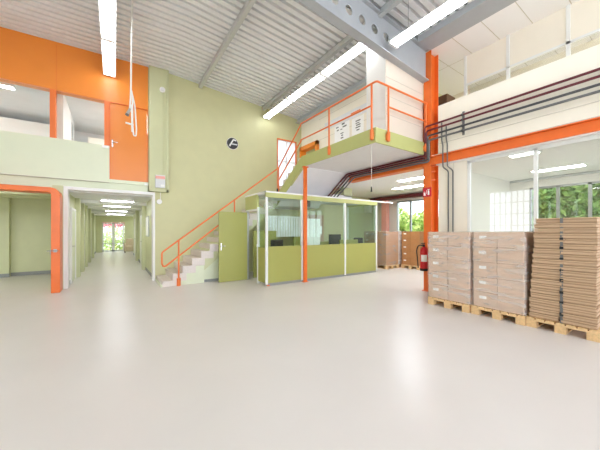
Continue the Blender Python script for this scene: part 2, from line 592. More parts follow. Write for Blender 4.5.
# left room behind the roller opening
mb = MB()
mb.box(-6, -1.2, 12.4, 12.6, 0, 2.62, M['corrgreen'])
mb.box(-3.6, -2.72, 12.2, 12.4, 0, 2.62, M['corrgreen'])
mb.box(-6.1, -6, 9.0, 12.6, 0, 2.62, M['corrgreen'])
struct(mb.build('wall_left_room'))
struct(B(-6, -1.2, 9.22, 12.6, 2.56, 2.62, M['corrgreen']).build('ceiling_left_room'))
mb = MB(); mb.box(-6, -1.2, 12.37, 12.4, 0, 0.11, M['grey']); mb.box(-3.62, -2.7, 12.17, 12.2, 0, 0.11, M['grey']); mb.box(-1.22, -1.2, 9.3, 12.37, 0, 0.11, M['grey'])
struct(mb.build('baseboard_left_room'))
mb = MB()
for yy, z0 in ((10.2, 2.42), (11.3, 2.42)):
    mb.box(-6, -1.2, yy, yy + 0.18, z0, 2.56, M['corrgreen'])
struct(mb.build('ceiling_left_room_ribs'))

# right side structure line X = 6.2
XR = 6.2
mb = MB()
mb.box(XR, XR + 0.18, -8, 3.42, 3.2, 4.335, M['cream'])
wall_right = struct(mb.build('wall_right'))
mb = MB()
cr, cl = M['cream'], M['creamline']
mb.box(XR, XR + 0.15, 4.33, 7.9, 3.3, 5.9, cr)
mb.box(XR, XR + 0.15, 3.80, 7.9, 3.18, 3.57, cr)
mb.box(XR, XR + 0.15, 7.9, 9.0, 4.75, 5.9, cr)
mb.box(XR, XR + 0.15, 7.9, 9.0, 2.6, 2.75, cr)
for zz in (3.95, 4.35, 4.75, 5.15, 5.5):
    mb.box(XR - 0.004, XR, 4.33, 7.86, zz, zz + 0.012, cl)
struct(mb.build('wall_mezzanine'))
mb = MB()
mb.box(4.80, XR, 3.80, 4.33, 3.6, 5.9, M['white'])
mb.face([(4.80, 3.795, 3.6), (6.2, 3.795, 3.6), (6.2, 3.795, 5.29), (4.80, 3.795, 5.38)], M['shaftpanel'])
for zz in (3.95, 4.35, 4.75, 5.1):
    mb.box(4.82, XR, 3.790, 3.795, zz, zz + 0.010, cl)
struct(mb.build('wall_shaft'))
# white wall between column and glazing
struct(B(6.27, 6.37, 2.83, 3.45, 0, 2.97, M['cream']).build('wall_right_lower'))
struct(B(6.265, 6.272, 3.10, 3.108, 0, 2.97, M['creamline']).build('trim_2'))
# room seen through the landing doorway
struct(B(6.9, 7.3, 7.3, 9.4, 2.7, 5.9, M['pilgreen']).build('wall_landing_room'))
struct(B(6.35, 7.3, 7.3, 9.4, 2.6, 2.74, M['offwhite']).build('floor_landing_room'))
fr = thing('door_frame', 'amber door frame beyond the platform edge at the stair landing', 'door frame', (6.2, 8.45, 2.75))
B(6.10, 6.36, 7.86, 7.98, 2.75, 4.75, M['yelloworange']).build('jamb', parent=fr, bevel=0.005)
B(6.10, 6.36, 8.90, 8.99, 2.75, 4.75, M['yelloworange']).build('jamb', parent=fr, bevel=0.005)
B(6.10, 6.36, 7.86, 8.99, 4.60, 4.75, M['yelloworange']).build('head', parent=fr, bevel=0.005)

# upper gallery behind the parapet
struct(B(6.21, 9.0, -8, 8.9, 5.74, 5.9, M['tile']).build('ceiling_gallery'))
mb = MB()
for yy in (0.79, 1.37, 1.95, 2.53, 3.11, 3.69):
    mb.box(6.21, 9.0, yy, yy + 0.012, 5.737, 5.741, M['creamline'])
mb.box(7.2, 7.21, -3, 6, 5.737, 5.741, M['creamline'])
struct(mb.build('ceiling_gallery_joints'))
struct(B(6.2, 10.5, -8, 9.2, 3.02, 3.22, M['tile']).build('ceiling_wing'))
struct(B(6.38, 9.0, 4.6, 4.7, 3.2, 5.8, M['green']).build('wall_gallery_end'))
gp = struct(bpy.data.objects.new('window_2', None)); COL.objects.link(gp); gp.location = (7.16, 1, 3.22)
for yy in (3.26, 2.38, 1.42, 0.46, -0.5):
    B(7.13, 7.19, yy - 0.03, yy + 0.03, 3.22, 5.74, M['alu']).build('mullion', parent=gp)
B(7.13, 7.19, -1, 3.26, 5.0, 5.05, M['alu']).build('transom', parent=gp)
for y0, y1 in ((2.41, 3.23), (1.45, 2.35), (0.49, 1.39), (-0.47, 0.43)):
    B(7.155, 7.165, y0, y1, 3.22, 4.99, M['glassm']).build('pane', parent=gp)
    B(7.15, 7.17, y0, y1, 5.05, 5.73, M['cream']).build('blank_panel', parent=gp)
struct(B(8.9, 9.0, -8, 4.6, 3.2, 5.8, M['cream']).build('wall_gallery_rear'))
cb = thing('cupboard', 'brown wooden cupboard showing above the parapet beside the orange column', 'cupboard', (6.85, 4.0, 3.22))
B(6.75, 7.15, 3.5, 4.4, 3.22, 4.82, M['brown']).build('body', parent=cb, bevel=0.01)
B(6.73, 6.75, 3.52, 3.94, 3.3, 4.78, M['brown']).build('door', parent=cb, bevel=0.004)
B(6.73, 6.75, 3.96, 4.38, 3.3, 4.78, M['brown']).build('door', parent=cb, bevel=0.004)

# right wing: far window wall, partition
XF = 10.5
mb = MB()
wg = M['wingwall']
segs = [(-8, -7.4), (2.95, 3.45), (3.45, 3.65), (7.70, 9.2)]
mb.box(XF, XF + 0.2, -8, 9.2, 0, 1.0, wg)
mb.box(XF, XF + 0.2, -8, 9.2, 2.76, 3.1, wg)
for a, b in segs:
    mb.box(XF, XF + 0.2, a, b, 1.0, 2.76, wg)
struct(mb.build('wall_far_right'))
k = 0
for (a, b, n) in ((-7.4, -4.2, 5), (-4.2, -0.9, 5), (-0.9, 2.95, 6), (3.65, 7.70, 6)):
    k += 1
    w = struct(bpy.data.objects.new('window_%d' % (4 + k), None)); COL.objects.link(w); w.location = (XF, (a + b) / 2, 1)
    mb = MB()
    for i in range(n + 1):
        yy = b - (b - a) * i / n
        mb.box(XF + 0.02, XF + 0.1, yy - 0.035, yy + 0.035, 1.0, 2.76, M['greyalu'])
    for zz in (1.0, 2.70):
        mb.box(XF + 0.02, XF + 0.1, a, b, zz, zz + 0.06, M['greyalu'])
    mb.build('frame', parent=w)
    B(XF + 0.055, XF + 0.065, a, b, 1.03, 2.73, M['glass']).build('pane', parent=w)
struct(B(7.6, 10.5, 3.45, 3.6, 0, 3.02, M['wingwall']).build('wall_wing_partition'))
# horizontal rail pipe near far wall
tag(T([(10.38, -2, 2.984), (10.38, 3.4, 2.984)], 0.035, 10, M['lightpipe']).build('pipe', smooth=True), 'pale grey pipe above the windows behind the right glass wall', 'pipe')
# ceiling light panels of wing
for i, (x0, x1, y0, y1, lab) in enumerate(((6.5, 6.95, 1.75, 2.25, 'white ceiling light panel just behind the top of the right glass wall'),
                                     (8.9, 9.25, 1.5, 2.5, 'white ceiling light panel deeper inside the room behind the right glass wall'),
                                     (7.2, 7.5, 4.15, 5.3, 'white ceiling light panel under the low ceiling beyond the orange column'),
                                     (8.4, 8.7, 5.2, 6.4, 'white ceiling light panel deeper in the low room above the stacked boxes'))):
    pm = M['panel'] if i < 2 else M['panel2']
    l = thing('light_panel', lab, 'lamp', ((x0 + x1) / 2, (y0 + y1) / 2, 3.02), 'ceiling light panels in the right wing')
    B(x0, x1, y0, y1, 2.985, 3.02, M['lampbody']).build('frame', parent=l)
    B(x0 + 0.03, x1 - 0.03, y0 + 0.03, y1 - 0.03, 2.978, 2.986, pm).build('diffuser', parent=l)

# glass wall under the beam
w3 = struct(bpy.data.objects.new('window_3', None)); COL.objects.link(w3); w3.location = (6.32, 1, 0)
for yy in (2.80, 1.68, 0.56, -0.56, -1.68):
    B(6.28, 6.36, yy - 0.025, yy + 0.025, 0, 2.94, M['alu']).build('mullion', parent=w3)
B(6.28, 6.36, -3, 2.83, 2.90, 2.97, M['alu']).build('head_rail', parent=w3)
B(6.28, 6.36, -3, 2.83, 0, 0.08, M['alu']).build('sill_rail', parent=w3)
for y0, y1 in ((1.705, 2.775), (0.585, 1.655), (-0.535, 0.535), (-1.655, -0.585)):
    B(6.317, 6.323, y0, y1, 0.08, 2.90, M['glassm']).build('pane', parent=w3)

# landing window in the back wall
w5 = struct(bpy.data.objects.new('window_9', None)); COL.objects.link(w5); w5.location = (5.5, 9, 2.9)
mb = MB()
for a in ((5.08, 5.115, 2.9, 4.95), (5.925, 5.96, 2.9, 4.95), (5.08, 5.96, 4.91, 4.95), (5.08, 5.96, 2.9, 2.94)):
    mb.box(a[0], a[1], 8.985, 9.08, a[2], a[3], M['railorange'])
mb.build('frame', parent=w5)
MB().face([(5.115, 9.035, 2.94), (5.925, 9.035, 2.94), (5.925, 9.035, 4.91), (5.115, 9.035, 4.91)], M['frosted']).build('pane', parent=w5)
mb = MB()
mb.box(5.50, 5.53, 9.02, 9.05, 2.94, 4.91, M['alu']); mb.box(5.115, 5.925, 9.02, 9.05, 4.1, 4.13, M['alu'])
mb.build('glazing_bar', parent=w5)

# ================================================================== STEEL
def column_H(name, label, x0, x1, y0, y1, z1, m, cat='column'):
    mb = MB()
    t = 0.018
    mb.box(x0, x0 + t, y0, y1, 0, z1, m)
    mb.box(x1 - t, x1, y0, y1, 0, z1, m)
    yc = (y0 + y1) / 2
    mb.box(x0 + t, x1 - t, yc - 0.008, yc + 0.008, 0, z1, m)
    c = thing(name, label, cat, ((x0 + x1) / 2, yc, 0))
    mb.build('shaft', parent=c, bevel=0.003)
    B(x0 - 0.03, x1 + 0.03, y0 - 0.03, y1 + 0.03, 0, 0.015, m).build('base_plate', parent=c)
    return c
colr = column_H('steel_column', 'tall orange steel column behind the fire extinguisher, from floor to roof', 6.19, 6.51, 3.585, 3.775, 5.72, M['steelorange'])
B(6.21, 6.40, 3.60, 3.66, 2.66, 2.70, M['steelorange']).build('stiffener', parent=colr)
B(6.21, 6.40, 3.60, 3.66, 2.86, 2.90, M['steelorange']).build('stiffener', parent=colr)

def beam_I(name, label, pts, y0=None, y1=None):
    pass
def beam_y(name, label, x0, x1, y0, y1, z0, z1, m, tf=0.02, tw=0.012):
    mb = MB()
    mb.box(x0, x1, y0, y1, z0, z0 + tf, m)
    mb.box(x0, x1, y0, y1, z1 - tf, z1, m)
    xc = x0 + 0.06
    mb.box(xc - tw / 2, xc + tw / 2, y0, y1, z0 + tf, z1 - tf, m)
    return tag(mb.build(name, origin=((x0 + x1) / 2, (y0 + y1) / 2, z0), bevel=0.003), label, 'beam')
beam_y('steel_beam', 'long orange steel beam over the glass wall behind the pallets', 6.13, 6.37, -8, 3.585, 2.985, 3.195, M['steelorange'])
beam_y('steel_beam', 'orange steel beam under the platform running back from the column', 6.13, 6.37, 3.775, 6.3, 2.985, 3.17, M['steelorange'])
struct(B(6.16, 6.36, -8, 3.45, 2.965, 2.985, M['white']).build('trim_3'))
struct(B(6.15, 6.38, -8, 3.5, 3.195, 3.215, M['creamline']).build('trim_4'))
tag(B(10.15, 10.4, 3.7, 8.95, 2.84, 2.98, M['maroon']).build('steel_beam', origin=(10.3, 6.3, 2.84)), 'dark red beam over the far windows of the low room', 'beam')
pc = thing('steel_column', 'faded salmon pink column against the far wall behind the office', 'column', (10.3, 8.15, 0))
B(10.2, 10.4, 8.02, 8.3, 0, 2.84, M['pink']).build('shaft', parent=pc, bevel=0.004)
B(10.17, 10.43, 7.99, 8.33, 0, 0.02, M['pink']).build('base_plate', parent=pc)

# grey rafter with web openings (slopes with the roof)
def rz(x):
    return 5.16 - 0.08 * (x - 4.4) if x > 1.35 else 5.404 + 0.025 * (x - 1.35)
mb = MB()
x0r, x1r = -5.9, 6.18
ys = (3.64, 3.80)
def slab(y0, y1, za, zb):
    for xa, xb in ((x0r, 1.35), (1.35, x1r)):
        mb.hexa([(xa, y0, rz(xa) + za), (xb, y0, rz(xb) + za), (xb, y1, rz(xb) + za), (xa, y1, rz(xa) + za),
                 (xa, y0, rz(xa) + zb), (xb, y0, rz(xb) + zb), (xb, y1, rz(xb) + zb), (xa, y1, rz(xa) + zb)], M['steel'])
def roofsub(x): return roof_z(x) - rz(x)
slab(3.63, 3.81, 0, 0.02)
H0, H1 = 0.02, 0.72
slab(3.63, 3.81, H1, H1 + 0.02)
cell = 0.36
x = x0r
i = 0
while x < x1r - 0.01:
    xe = min(x + cell, x1r)
    for yy in (3.714, 3.726):
        if xe > 5.0 or xe - x < cell * 0.9:
            mb.face([(x, yy, rz(x) + H0), (xe, yy, rz(xe) + H0), (xe, yy, rz(xe) + H1), (x, yy, rz(x) + H1)], M['steel'])
        else:
            cx, cz, R = (x + xe) / 2, (H0 + H1) / 2, 0.09
            ring, outer = [], []
            for k in range(16):
                a = 2 * math.pi * k / 16
                ux, uz = math.cos(a), math.sin(a)
                ring.append((cx + R * ux, cz + R * uz))
                s = min((xe - x) / 2 / max(abs(ux), 1e-6), (H1 - H0) / 2 / max(abs(uz), 1e-6))
                outer.append((cx + s * ux, cz + s * uz))
            for k in range(16):
                j = (k + 1) % 16
                q = [ring[k], outer[k], outer[j], ring[j]]
                mb.face([(p[0], yy, rz(p[0]) + p[1]) for p in q], M['steel'])
            # corners
            for sx in (-1, 1):
                for sz in (-1, 1):
                    c = (cx + sx * (xe - x) / 2, cz + sz * (H1 - H0) / 2)
                    cand = sorted(outer, key=lambda p: (p[0] - c[0]) ** 2 + (p[1] - c[1]) ** 2)[:2]
                    mb.face([(p[0], yy, rz(p[0]) + p[1]) for p in (c, cand[0], cand[1])], M['steel'])
            if yy < 3.72:
                for k in range(16):
                    j = (k + 1) % 16
                    mb.face([(ring[k][0], 3.714, rz(ring[k][0]) + ring[k][1]), (ring[j][0], 3.714, rz(ring[j][0]) + ring[j][1]),
                             (ring[j][0], 3.726, rz(ring[j][0]) + ring[j][1]), (ring[k][0], 3.726, rz(ring[k][0]) + ring[k][1])], M['steel'])
    x = xe
tag(mb.build('roof_rafter', origin=(0, 3.72, 5.78)), 'grey steel rafter with holes in its web, crossing above the platform corner', 'beam')

# purlins under the deck
for x, lab in ((-0.12, 'thin grey roof purlin behind the lamp over the orange wall'),
               (2.27, 'thin grey roof purlin alone in the middle of the ceiling'),
               (4.50, 'thin grey roof purlin alongside the lamp near the clock wall corner')):
    z = roof_z(x)
    mb = MB()
    mb.box(x - 0.05, x + 0.05, -7.9, 8.98, z - 0.13, z - 0.115, M['purlin'])
    mb.box(x - 0.05, x - 0.04, -7.9, 8.98, z - 0.115, z - 0.004, M['purlin'])
    mb.box(x - 0.05, x + 0.05, -7.9, 8.98, z - 0.012, z - 0.002, M['purlin'])
    tag(mb.build('roof_purlin', origin=(x, 0, z - 0.13)), lab, 'beam', 'roof purlins')
mb = MB()
mb.box(5.98, 6.19, 3.9, 8.98, 5.84, 5.86, M['steel']); mb.box(5.98, 6.0, 3.9, 8.98, 5.70, 5.84, M['steel'])
mb.box(5.90, 6.19, 3.9, 8.98, 5.68, 5.70, M['steel'])
tag(mb.build('eaves_beam', origin=(6.1, 6.4, 5.7)), 'grey eaves beam above the cream wall behind the platform railing', 'beam')
mb = MB()
mb.box(5.72, 6.21, -8, 3.62, 5.735, 5.76, M['steel']); mb.box(5.72, 5.74, -8, 3.62, 5.76, 5.88, M['steel']); mb.box(6.05, 6.07, -8, 3.62, 5.60, 5.735, M['steel']) if False else None
mb.box(5.95, 5.97, -8, 3.62, 5.76, 5.86, M['steel'])
tag(mb.build('eaves_beam', origin=(6.0, -2, 5.735)), 'broad grey eaves beam beside the white tiled ceiling', 'beam')

# ================================================================== LAMPS
def batten(x0, x1, y0, y1, z, label, segs):
    cx = (x0 + x1) / 2
    t = thing('fluorescent_lamp', label, 'lamp', (cx, (y0 + y1) / 2, z), 'fluorescent lamps under the roof')
    mb = MB()
    mb.prism([(cx - 0.05, z + 0.11), (cx + 0.05, z + 0.11), (x1, z + 0.06), (x1, z + 0.045), (cx + 0.05, z + 0.06), (cx - 0.05, z + 0.06), (x0, z + 0.045), (x0, z + 0.06)], 'y', y0, y1, M['lampbody'])
    mb.build('housing', parent=t)
    L = (y1 - y0) / segs
    for s in range(segs):
        a, b = y0 + s * L, y0 + (s + 1) * L
        for sx in (-1, 1):
            T([(cx + sx * 0.075, a + 0.05, z + 0.022), (cx + sx * 0.075, b - 0.05, z + 0.022)], 0.028, 8, M['tube']).build('tube', parent=t)
        for yy in (a + 0.025, b - 0.025):
            B(cx - 0.128, cx + 0.128, yy - 0.02, yy + 0.02, z - 0.01, z + 0.06, M['lampbody']).build('lamp_holder', parent=t)
    for k in range(segs * 2):
        yy = y0 + (y1 - y0) * (k + 0.5) / (segs * 2)
        T([(cx, yy, z + 0.09), (cx, yy, roof_z(cx))], 0.006, 6, M['greyalu']).build('hanger', parent=t)
    return t
batten(-0.235, 0.035, 3.95, 8.93, 5.60, 'twin-tube lamp hanging in front of the orange upper wall', 3)
batten(4.47, 4.73, 3.95, 8.95, 5.55, 'long twin-tube lamp running to the green wall above the stairs', 3)
batten(4.62, 4.88, -3.7, 3.58, 5.25, 'twin-tube lamp ending at the grey rafter in front of the platform', 5)
batten(-0.235, 0.035, -5.5, 3.5, 5.60, 'twin-tube lamp of the left row, behind the viewpoint', 5)

# hanging white cable with plug
cx, cy = 0.31, 6.5
hc = thing('hanging_cable', 'white cable looped and hanging with a plug in front of the orange door', 'cable', (cx, cy, 6.1))
T(fillet([(cx, cy, 6.15), (cx - 0.02, cy, 5.0), (cx - 0.03, cy, 4.15), (cx - 0.05, cy, 3.85)], 0.3), 0.016, 8, M['cable']).build('lead', parent=hc, smooth=True)
T(fillet([(cx - 0.02, cy, 4.3), (cx + 0.04, cy - 0.02, 4.0), (cx + 0.07, cy - 0.02, 3.5), (cx + 0.06, cy - 0.02, 3.38), (cx + 0.02, cy - 0.02, 3.38), (cx + 0.0, cy - 0.02, 3.6), (cx + 0.0, cy - 0.01, 4.2)], 0.06), 0.013, 8, M['cable']).build('loop', parent=hc, smooth=True)
T([(cx - 0.02, cy - 0.02, 4.0), (cx - 0.01, cy - 0.02, 3.3 + 0.15)], 0.012, 8, M['cable']).build('loop', parent=hc, smooth=True)
mb = MB(); mb.tube([(cx - 0.045, cy, 3.92), (cx - 0.085, cy, 3.80)], [0.018, 0.032], 10, M['greyalu']); mb.tube([(cx - 0.085, cy, 3.80), (cx - 0.098, cy, 3.77)], [0.034, 0.034], 10, M['greypipe'])
mb.build('plug', parent=hc, smooth=True)
T([(cx - 0.12, cy, 3.62), (cx + 0.02, cy, 3.60)], 0.018, 8, M['cable']).build('cable_tie', parent=hc)

for (x0, x1, y0, y1, z, lab) in ((3.5, 5.2, 6.47, 6.61, 2.42, 'added fill lamp inside the left half of the glazed office'),  # fill lamps added out of sight to brighten the side rooms
                               (5.6, 7.4, 6.47, 6.61, 2.42, 'added fill lamp inside the right half of the glazed office'),
                               (-5.9, -3.8, 10.6, 11.4, 5.02, 'added fill lamp deeper in the room behind the upper left window'),
                               (0.1, 0.8, 9.5, 11.4, 5.02, 'added fill lamp in the upper room behind the orange door'),
                               (6.6, 6.8, -5.0, 0.2, 5.735, 'added fill lamp over the right end of the upper gallery'),
                               (7.4, 7.6, -2.5, 3.0, 5.735, 'added fill lamp behind the partition of the upper gallery'),
                               (7.6, 8.2, -3.6, -2.4, 3.018, 'added fill lamp at the near end of the room behind the glass wall'),
                               (-4.8, -2.0, 9.6, 9.82, 2.56, 'added fill lamp in the room behind the orange portal')):
    l = thing('fill_lamp', lab, 'lamp', ((x0 + x1) / 2, (y0 + y1) / 2, z), 'added fill lamps of the side rooms')
    B(x0, x1, y0, y1, z - 0.035, z, M['lampbody']).build('frame', parent=l)
    B(x0 + 0.02, x1 - 0.02, y0 + 0.02, y1 - 0.02, z - 0.042, z - 0.034, M['panel']).build('diffuser', parent=l)

# ================================================================== ROLLER OPENING PORTAL
po = thing('roller_door_portal', 'orange steel portal framing the opening at the left of the corridor', 'door frame', (-3, 8.6, 0))
mb = MB()
mb.box(-4.98, -1.22, 8.45, 8.85, 2.34, 2.455, M['steelorange'])
mb.build('lintel', parent=po, bevel=0.012)
mb = MB()
pts = [(-1.205, 0), (-1.045, 0), (-1.045, 2.22)] + [(-1.045 - 0.17 + 0.17 * math.cos(math.radians(a)), 2.285 + 0.17 * math.sin(math.radians(a))) for a in (0, 30, 60, 90)] + [(-1.24, 2.455), (-1.24, 2.34), (-1.205, 2.30)]
mb.prism(pts, 'y', 8.45, 8.85, M['steelorange'])
pst = mb.build('post', parent=po, bevel=0.008)
B(-1.215, -1.205, 8.40, 8.44, 0.9, 1.02, M['greyalu']).build('latch', parent=po)
mb = MB(); mb.tube([(-1.27, 8.42, 0.985), (-1.07, 8.42, 0.985)], 0.012, 8, M['chrome']); mb.box(-1.16, -1.10, 8.43, 8.452, 0.95, 1.02, M['greyalu'])
mb.build('handle', parent=po)
struct(B(-1.24, -1.04, 8.86, 9.0, 0, 2.56, M['pilgreen']).build('trim_5'))

# ================================================================== SMALL ITEMS ON THE BACK WALL
ck = thing('wall_clock', 'round black wall clock high on the green wall', 'clock', (3.33, 8.97, 4.41))
def disc(mb, c, r, y0, y1, m, n=32):
    mb.prism([(c[0] + r * math.cos(2 * math.pi * i / n), c[1] + r * math.sin(2 * math.pi * i / n)) for i in range(n)], 'y', y0, y1, m)
mb = MB(); disc(mb, (3.33, 4.41), 0.205, 8.955, 9.0, M['white']); mb.build('case', parent=ck)
mb = MB(); disc(mb, (3.33, 4.41), 0.19, 8.945, 8.956, M['dark']); mb.build('dial', parent=ck)
mb = MB(); mb.prism([(3.20, 4.33), (3.24, 4.29), (3.36, 4.52), (3.45, 4.50), (3.44, 4.55), (3.34, 4.56)], 'y', 8.938, 8.944, M['paper']); mb.build('hand', parent=ck)
mb = MB(); mb.prism([(3.27, 4.37), (3.48, 4.37), (3.50, 4.41), (3.27, 4.41)], 'y', 8.938, 8.944, M['greyceil']); mb.build('hand', parent=ck)
sn = thing('alarm_siren', 'white round alarm fitting near the top of the pale green pilaster', 'alarm', (1.17, 8.89, 5.57))
mb = MB(); disc(mb, (1.17, 5.57), 0.075, 8.84, 8.89, M['white'], 20); mb.build('body', parent=sn)
mb = MB(); disc(mb, (1.17, 5.57), 0.045, 8.80, 8.84, M['greyceil'], 20); mb.build('dome', parent=sn)
tag(T([(1.20, 8.88, 5.50), (1.20, 8.88, 3.08)], 0.012, 8, M['pilgreen']).build('conduit'), 'green painted conduit running down the pilaster from alarm to box', 'conduit')
bx = thing('control_box', 'small grey control box with red top strip on the pilaster foot', 'control box', (1.12, 8.86, 2.7))
B(0.98, 1.235, 8.80, 8.89, 2.70, 3.06, M['greyceil']).build('body', parent=bx, bevel=0.006)
B(0.985, 1.23, 8.794, 8.80, 2.95, 3.03, M['pink']).build('strip', parent=bx)
B(1.12, 1.21, 8.794, 8.80, 2.73, 2.79, M['paper']).build('label_plate', parent=bx)
be = thing('bell_push', 'white round fitting on a short conduit below the pilaster', 'switch', (1.1, 8.98, 2.3))
mb = MB(); disc(mb, (1.10, 2.30), 0.07, 8.93, 9.0, M['white'], 18); mb.build('body', parent=be)
T([(1.13, 8.97, 2.36), (1.13, 8.97, 2.58)], 0.01, 6, M['white']).build('conduit', parent=be)
mk = tag(B(-0.26, -0.12, 8.925, 8.94, 3.66, 3.72, M['paper']).build('number_plate', origin=(-0.19, 8.93, 3.66)), 'small white plate at the parapet corner beside the orange door', 'plate')
tag(B(0.72, 0.80, 8.935, 8.955, 2.75, 2.80, M['paper']).build('number_plate', origin=(0.76, 8.95, 2.75)), 'small white plate under the bottom corner of the orange door', 'plate')

# ================================================================== STAIRS
X0S, RUN, RISE, Z1 = 1.05, 0.24, 0.185, 0.14
YS = 7.80
st = thing('staircase', 'terrazzo staircase along the green wall turning up to the platform', 'staircase', (2.5, 8.4, 0))
tops = [Z1 + RISE * i for i in range(14)]
for i, zt in enumerate(tops):
    xa = X0S + RUN * i - 0.02
    xb = xa + RUN + 0.10
    B(xa, xb, YS - 0.03, YB - 0.003, max(0.0, zt - 0.205), zt, M['step']).build('step', parent=st, bevel=0.006)
# side wall under first steps, then a stringer with raised lower edge
zn = lambda x: Z1 + (x - X0S) / RUN * RISE
mb = MB()
mb.prism([(1.0, 0), (2.08, 0), (2.08, zn(2.08) - 0.30), (1.10, 0.02)], 'y', YS, YB - 0.005, M['palegreen'])
mb.prism([(0.985, 0), (1.32, 0), (1.32, 0.05), (0.985, 0.05)], 'y', YS - 0.02, YB - 0.005, M['palegreen'])
mb.build('side_wall', parent=st)
mb = MB()
low = lambda x: 0.33 + 0.82 * (x - 2.06)
mb.prism([(2.08, low(2.08)), (4.50, low(4.50)), (4.50, 2.60), (4.40, 2.60), (2.08, zn(2.08) - 0.12)], 'y', YS, YB - 0.005, M['pilgreen'])
mb.build('stringer', parent=st)
mb = MB(); mb.box(2.08, 3.28, YS + 0.10, YS + 0.16, 0.0, 1.6, M['palegreen'])
mb.v = [(x, y, min(z, max(0, low(x) + 0.02)) if z > 0.1 else z) for x, y, z in mb.v]
mb.build('under_panel', parent=st)
mb = MB(); mb.box(2.08, 3.28, YS + 0.085, YS + 0.10, 0.0, 0.07, M['grey'])
mb.build('kickboard', parent=st)
# landing
ZL = 2.74
B(4.40, XR, YS, YB - 0.005, ZL - 0.18, ZL, M['step']).build('landing', parent=st)
B(4.40, 4.44, YS - 0.04, YS + 0.01, ZL - 0.24, ZL, M['fascia']).build('landing_edge', parent=st)
# second flight towards the viewer
n2 = 5
r2 = (3.57 - ZL) / n2
run2 = (YS - 6.40) / n2
for i in range(n2):
    yb = YS - run2 * i
    B(4.47, XR - 0.02, yb - run2 - 0.03, yb, ZL + r2 * (i + 1) - r2, ZL + r2 * (i + 1), M['step']).build('step', parent=st, bevel=0.006)
mb = MB()
mb.prism([(YS + 0.02, 2.28), (YS + 0.02, 2.62), (6.40, 3.55), (6.32, 3.57), (6.32, 3.26)], 'x', 4.40, 4.47, M['fascia'])
mb.build('stringer', parent=st)
mb = MB()
mb.prism([(YS + 0.02, 2.27), (YS + 0.02, 2.40), (6.34, 3.40), (6.34, 3.255)], 'x', 4.43, 6.12, M['offwhite'])
mb.prism([(YS + 0.02, 2.27), (YB - 0.01, 2.27), (YB - 0.01, 2.56), (YS + 0.02, 2.56)], 'x', 4.43, 6.18, M['offwhite'])
mb.build('soffit', parent=st)
# side closing wall of second flight, seen under the platform (right of the soffit)

# stair railing
sr = thing('stair_railing', 'orange tubular handrail climbing along the staircase', 'railing', (2.7, 7.8, 0))
YRr = YS - 0.05
up = fillet([(1.05, YRr, 0.53), (1.01, YRr, 0.60), (1.01, YRr, 0.88), (1.06, YRr, 0.93), (4.44, YRr, 3.50), (4.42, 6.45, 4.48)], 0.05)
T(up, 0.021, 10, M['railorange']).build('handrail', parent=sr, smooth=True)
T([(1.05, YRr, 0.53), (1.10, YRr, 0.54), (2.70, YRr, 1.785)], 0.021, 10, M['railorange']).build('lower_rail', parent=sr, smooth=True)
T([(4.44, YRr, 3.10), (4.42, 6.42, 4.03)], 0.021, 10, M['railorange']).build('lower_rail', parent=sr, smooth=True)
for px, zb, zt in ((1.41, 0.0, 1.19), (2.94, zn(2.94) - 0.2, 2.38), (4.44, 2.60, 3.50)):
    p = T([(px, YRr, zb), (px, YRr, zt)], 0.021, 10, M['railorange']).build('post', parent=sr, smooth=True)
    if px < 2:
        T([(px, YRr, 0.0), (px, YRr, 0.20)], 0.05, 12, M['railorange']).build('foot', parent=p, smooth=True)
    elif px > 4:
        B(px - 0.05, px + 0.05, YRr - 0.005, YS - 0.001, 2.64, 2.82, M['dark']).build('bracket', parent=p)

# ================================================================== PLATFORM
pf = thing('mezzanine_platform', 'raised platform with green edge and white underside above the office', 'platform', (5.3, 5, 3.27))
B(4.44, XR - 0.005, 3.78, 6.34, 3.285, 3.56, M['offwhite']).build('deck', parent=pf)
B(4.42, 4.44, 3.772, 6.40, 3.265, 3.57, M['fascia']).build('edge_board', parent=pf)
B(4.42, XR - 0.005, 3.74, 3.77, 3.265, 3.57, M['fascia']).build('edge_board', parent=pf)
B(4.442, XR - 0.07, 3.772, 6.34, 3.27, 3.285, M['offwhite']).build('underside', parent=pf)
op = thing('support_post', 'slim orange post in front of the glazed office holding up the platform', 'post', (4.48, 6.33, 0))
B(4.43, 4.53, 6.285, 6.345, 0, 3.265, M['steelorange']).build('shaft', parent=op, bevel=0.004)
B(4.40, 4.56, 6.26, 6.37, 0, 0.012, M['steelorange']).build('base_plate', parent=op)
B(4.40, 4.56, 6.26, 6.38, 3.24, 3.265, M['steelorange']).build('head_plate', parent=op)

pr = thing('platform_railing', 'orange tubular railing around the raised platform', 'railing', (5, 5, 3.57))
XL, YF = 4.39, 3.69
T(fillet([(4.42, 6.45, 4.48), (XL, 6.40, 4.49), (XL, YF, 4.48), (6.19, YF, 4.49)], 0.06), 0.021, 10, M['railorange']).build('top_rail', parent=pr, smooth=True)
T([(XL, 6.42, 4.03), (XL, 3.82, 4.03)], 0.019, 10, M['railorange']).build('middle_rail', parent=pr, smooth=True)
T([(4.76, YF, 4.05), (6.19, YF, 4.05)], 0.019, 10, M['railorange']).build('middle_rail', parent=pr, smooth=True)
for (px, py) in ((XL, 5.17), (XL, 3.82), (4.76, YF), (6.15, YF)):
    p = T([(px, py, 3.32), (px, py, 4.48)], 0.021, 10, M['railorange']).build('post', parent=pr, smooth=True)
    T([(px, py, 3.33), (px, py, 3.52)], 0.038, 12, M['railorange']).build('sleeve', parent=p, smooth=True)
    if px == XL:
        B(px, 4.42, py - 0.03, py + 0.03, 3.36, 3.48, M['railorange']).build('bracket', parent=p)
    else:
        B(px - 0.03, px + 0.03, py, 3.74, 3.36, 3.48, M['railorange']).build('bracket', parent=p)
pcord = thing('pull_cord', 'thin pull cord with dark grip hanging from the platform corner', 'cord', (4.5, 3.92, 3.27))
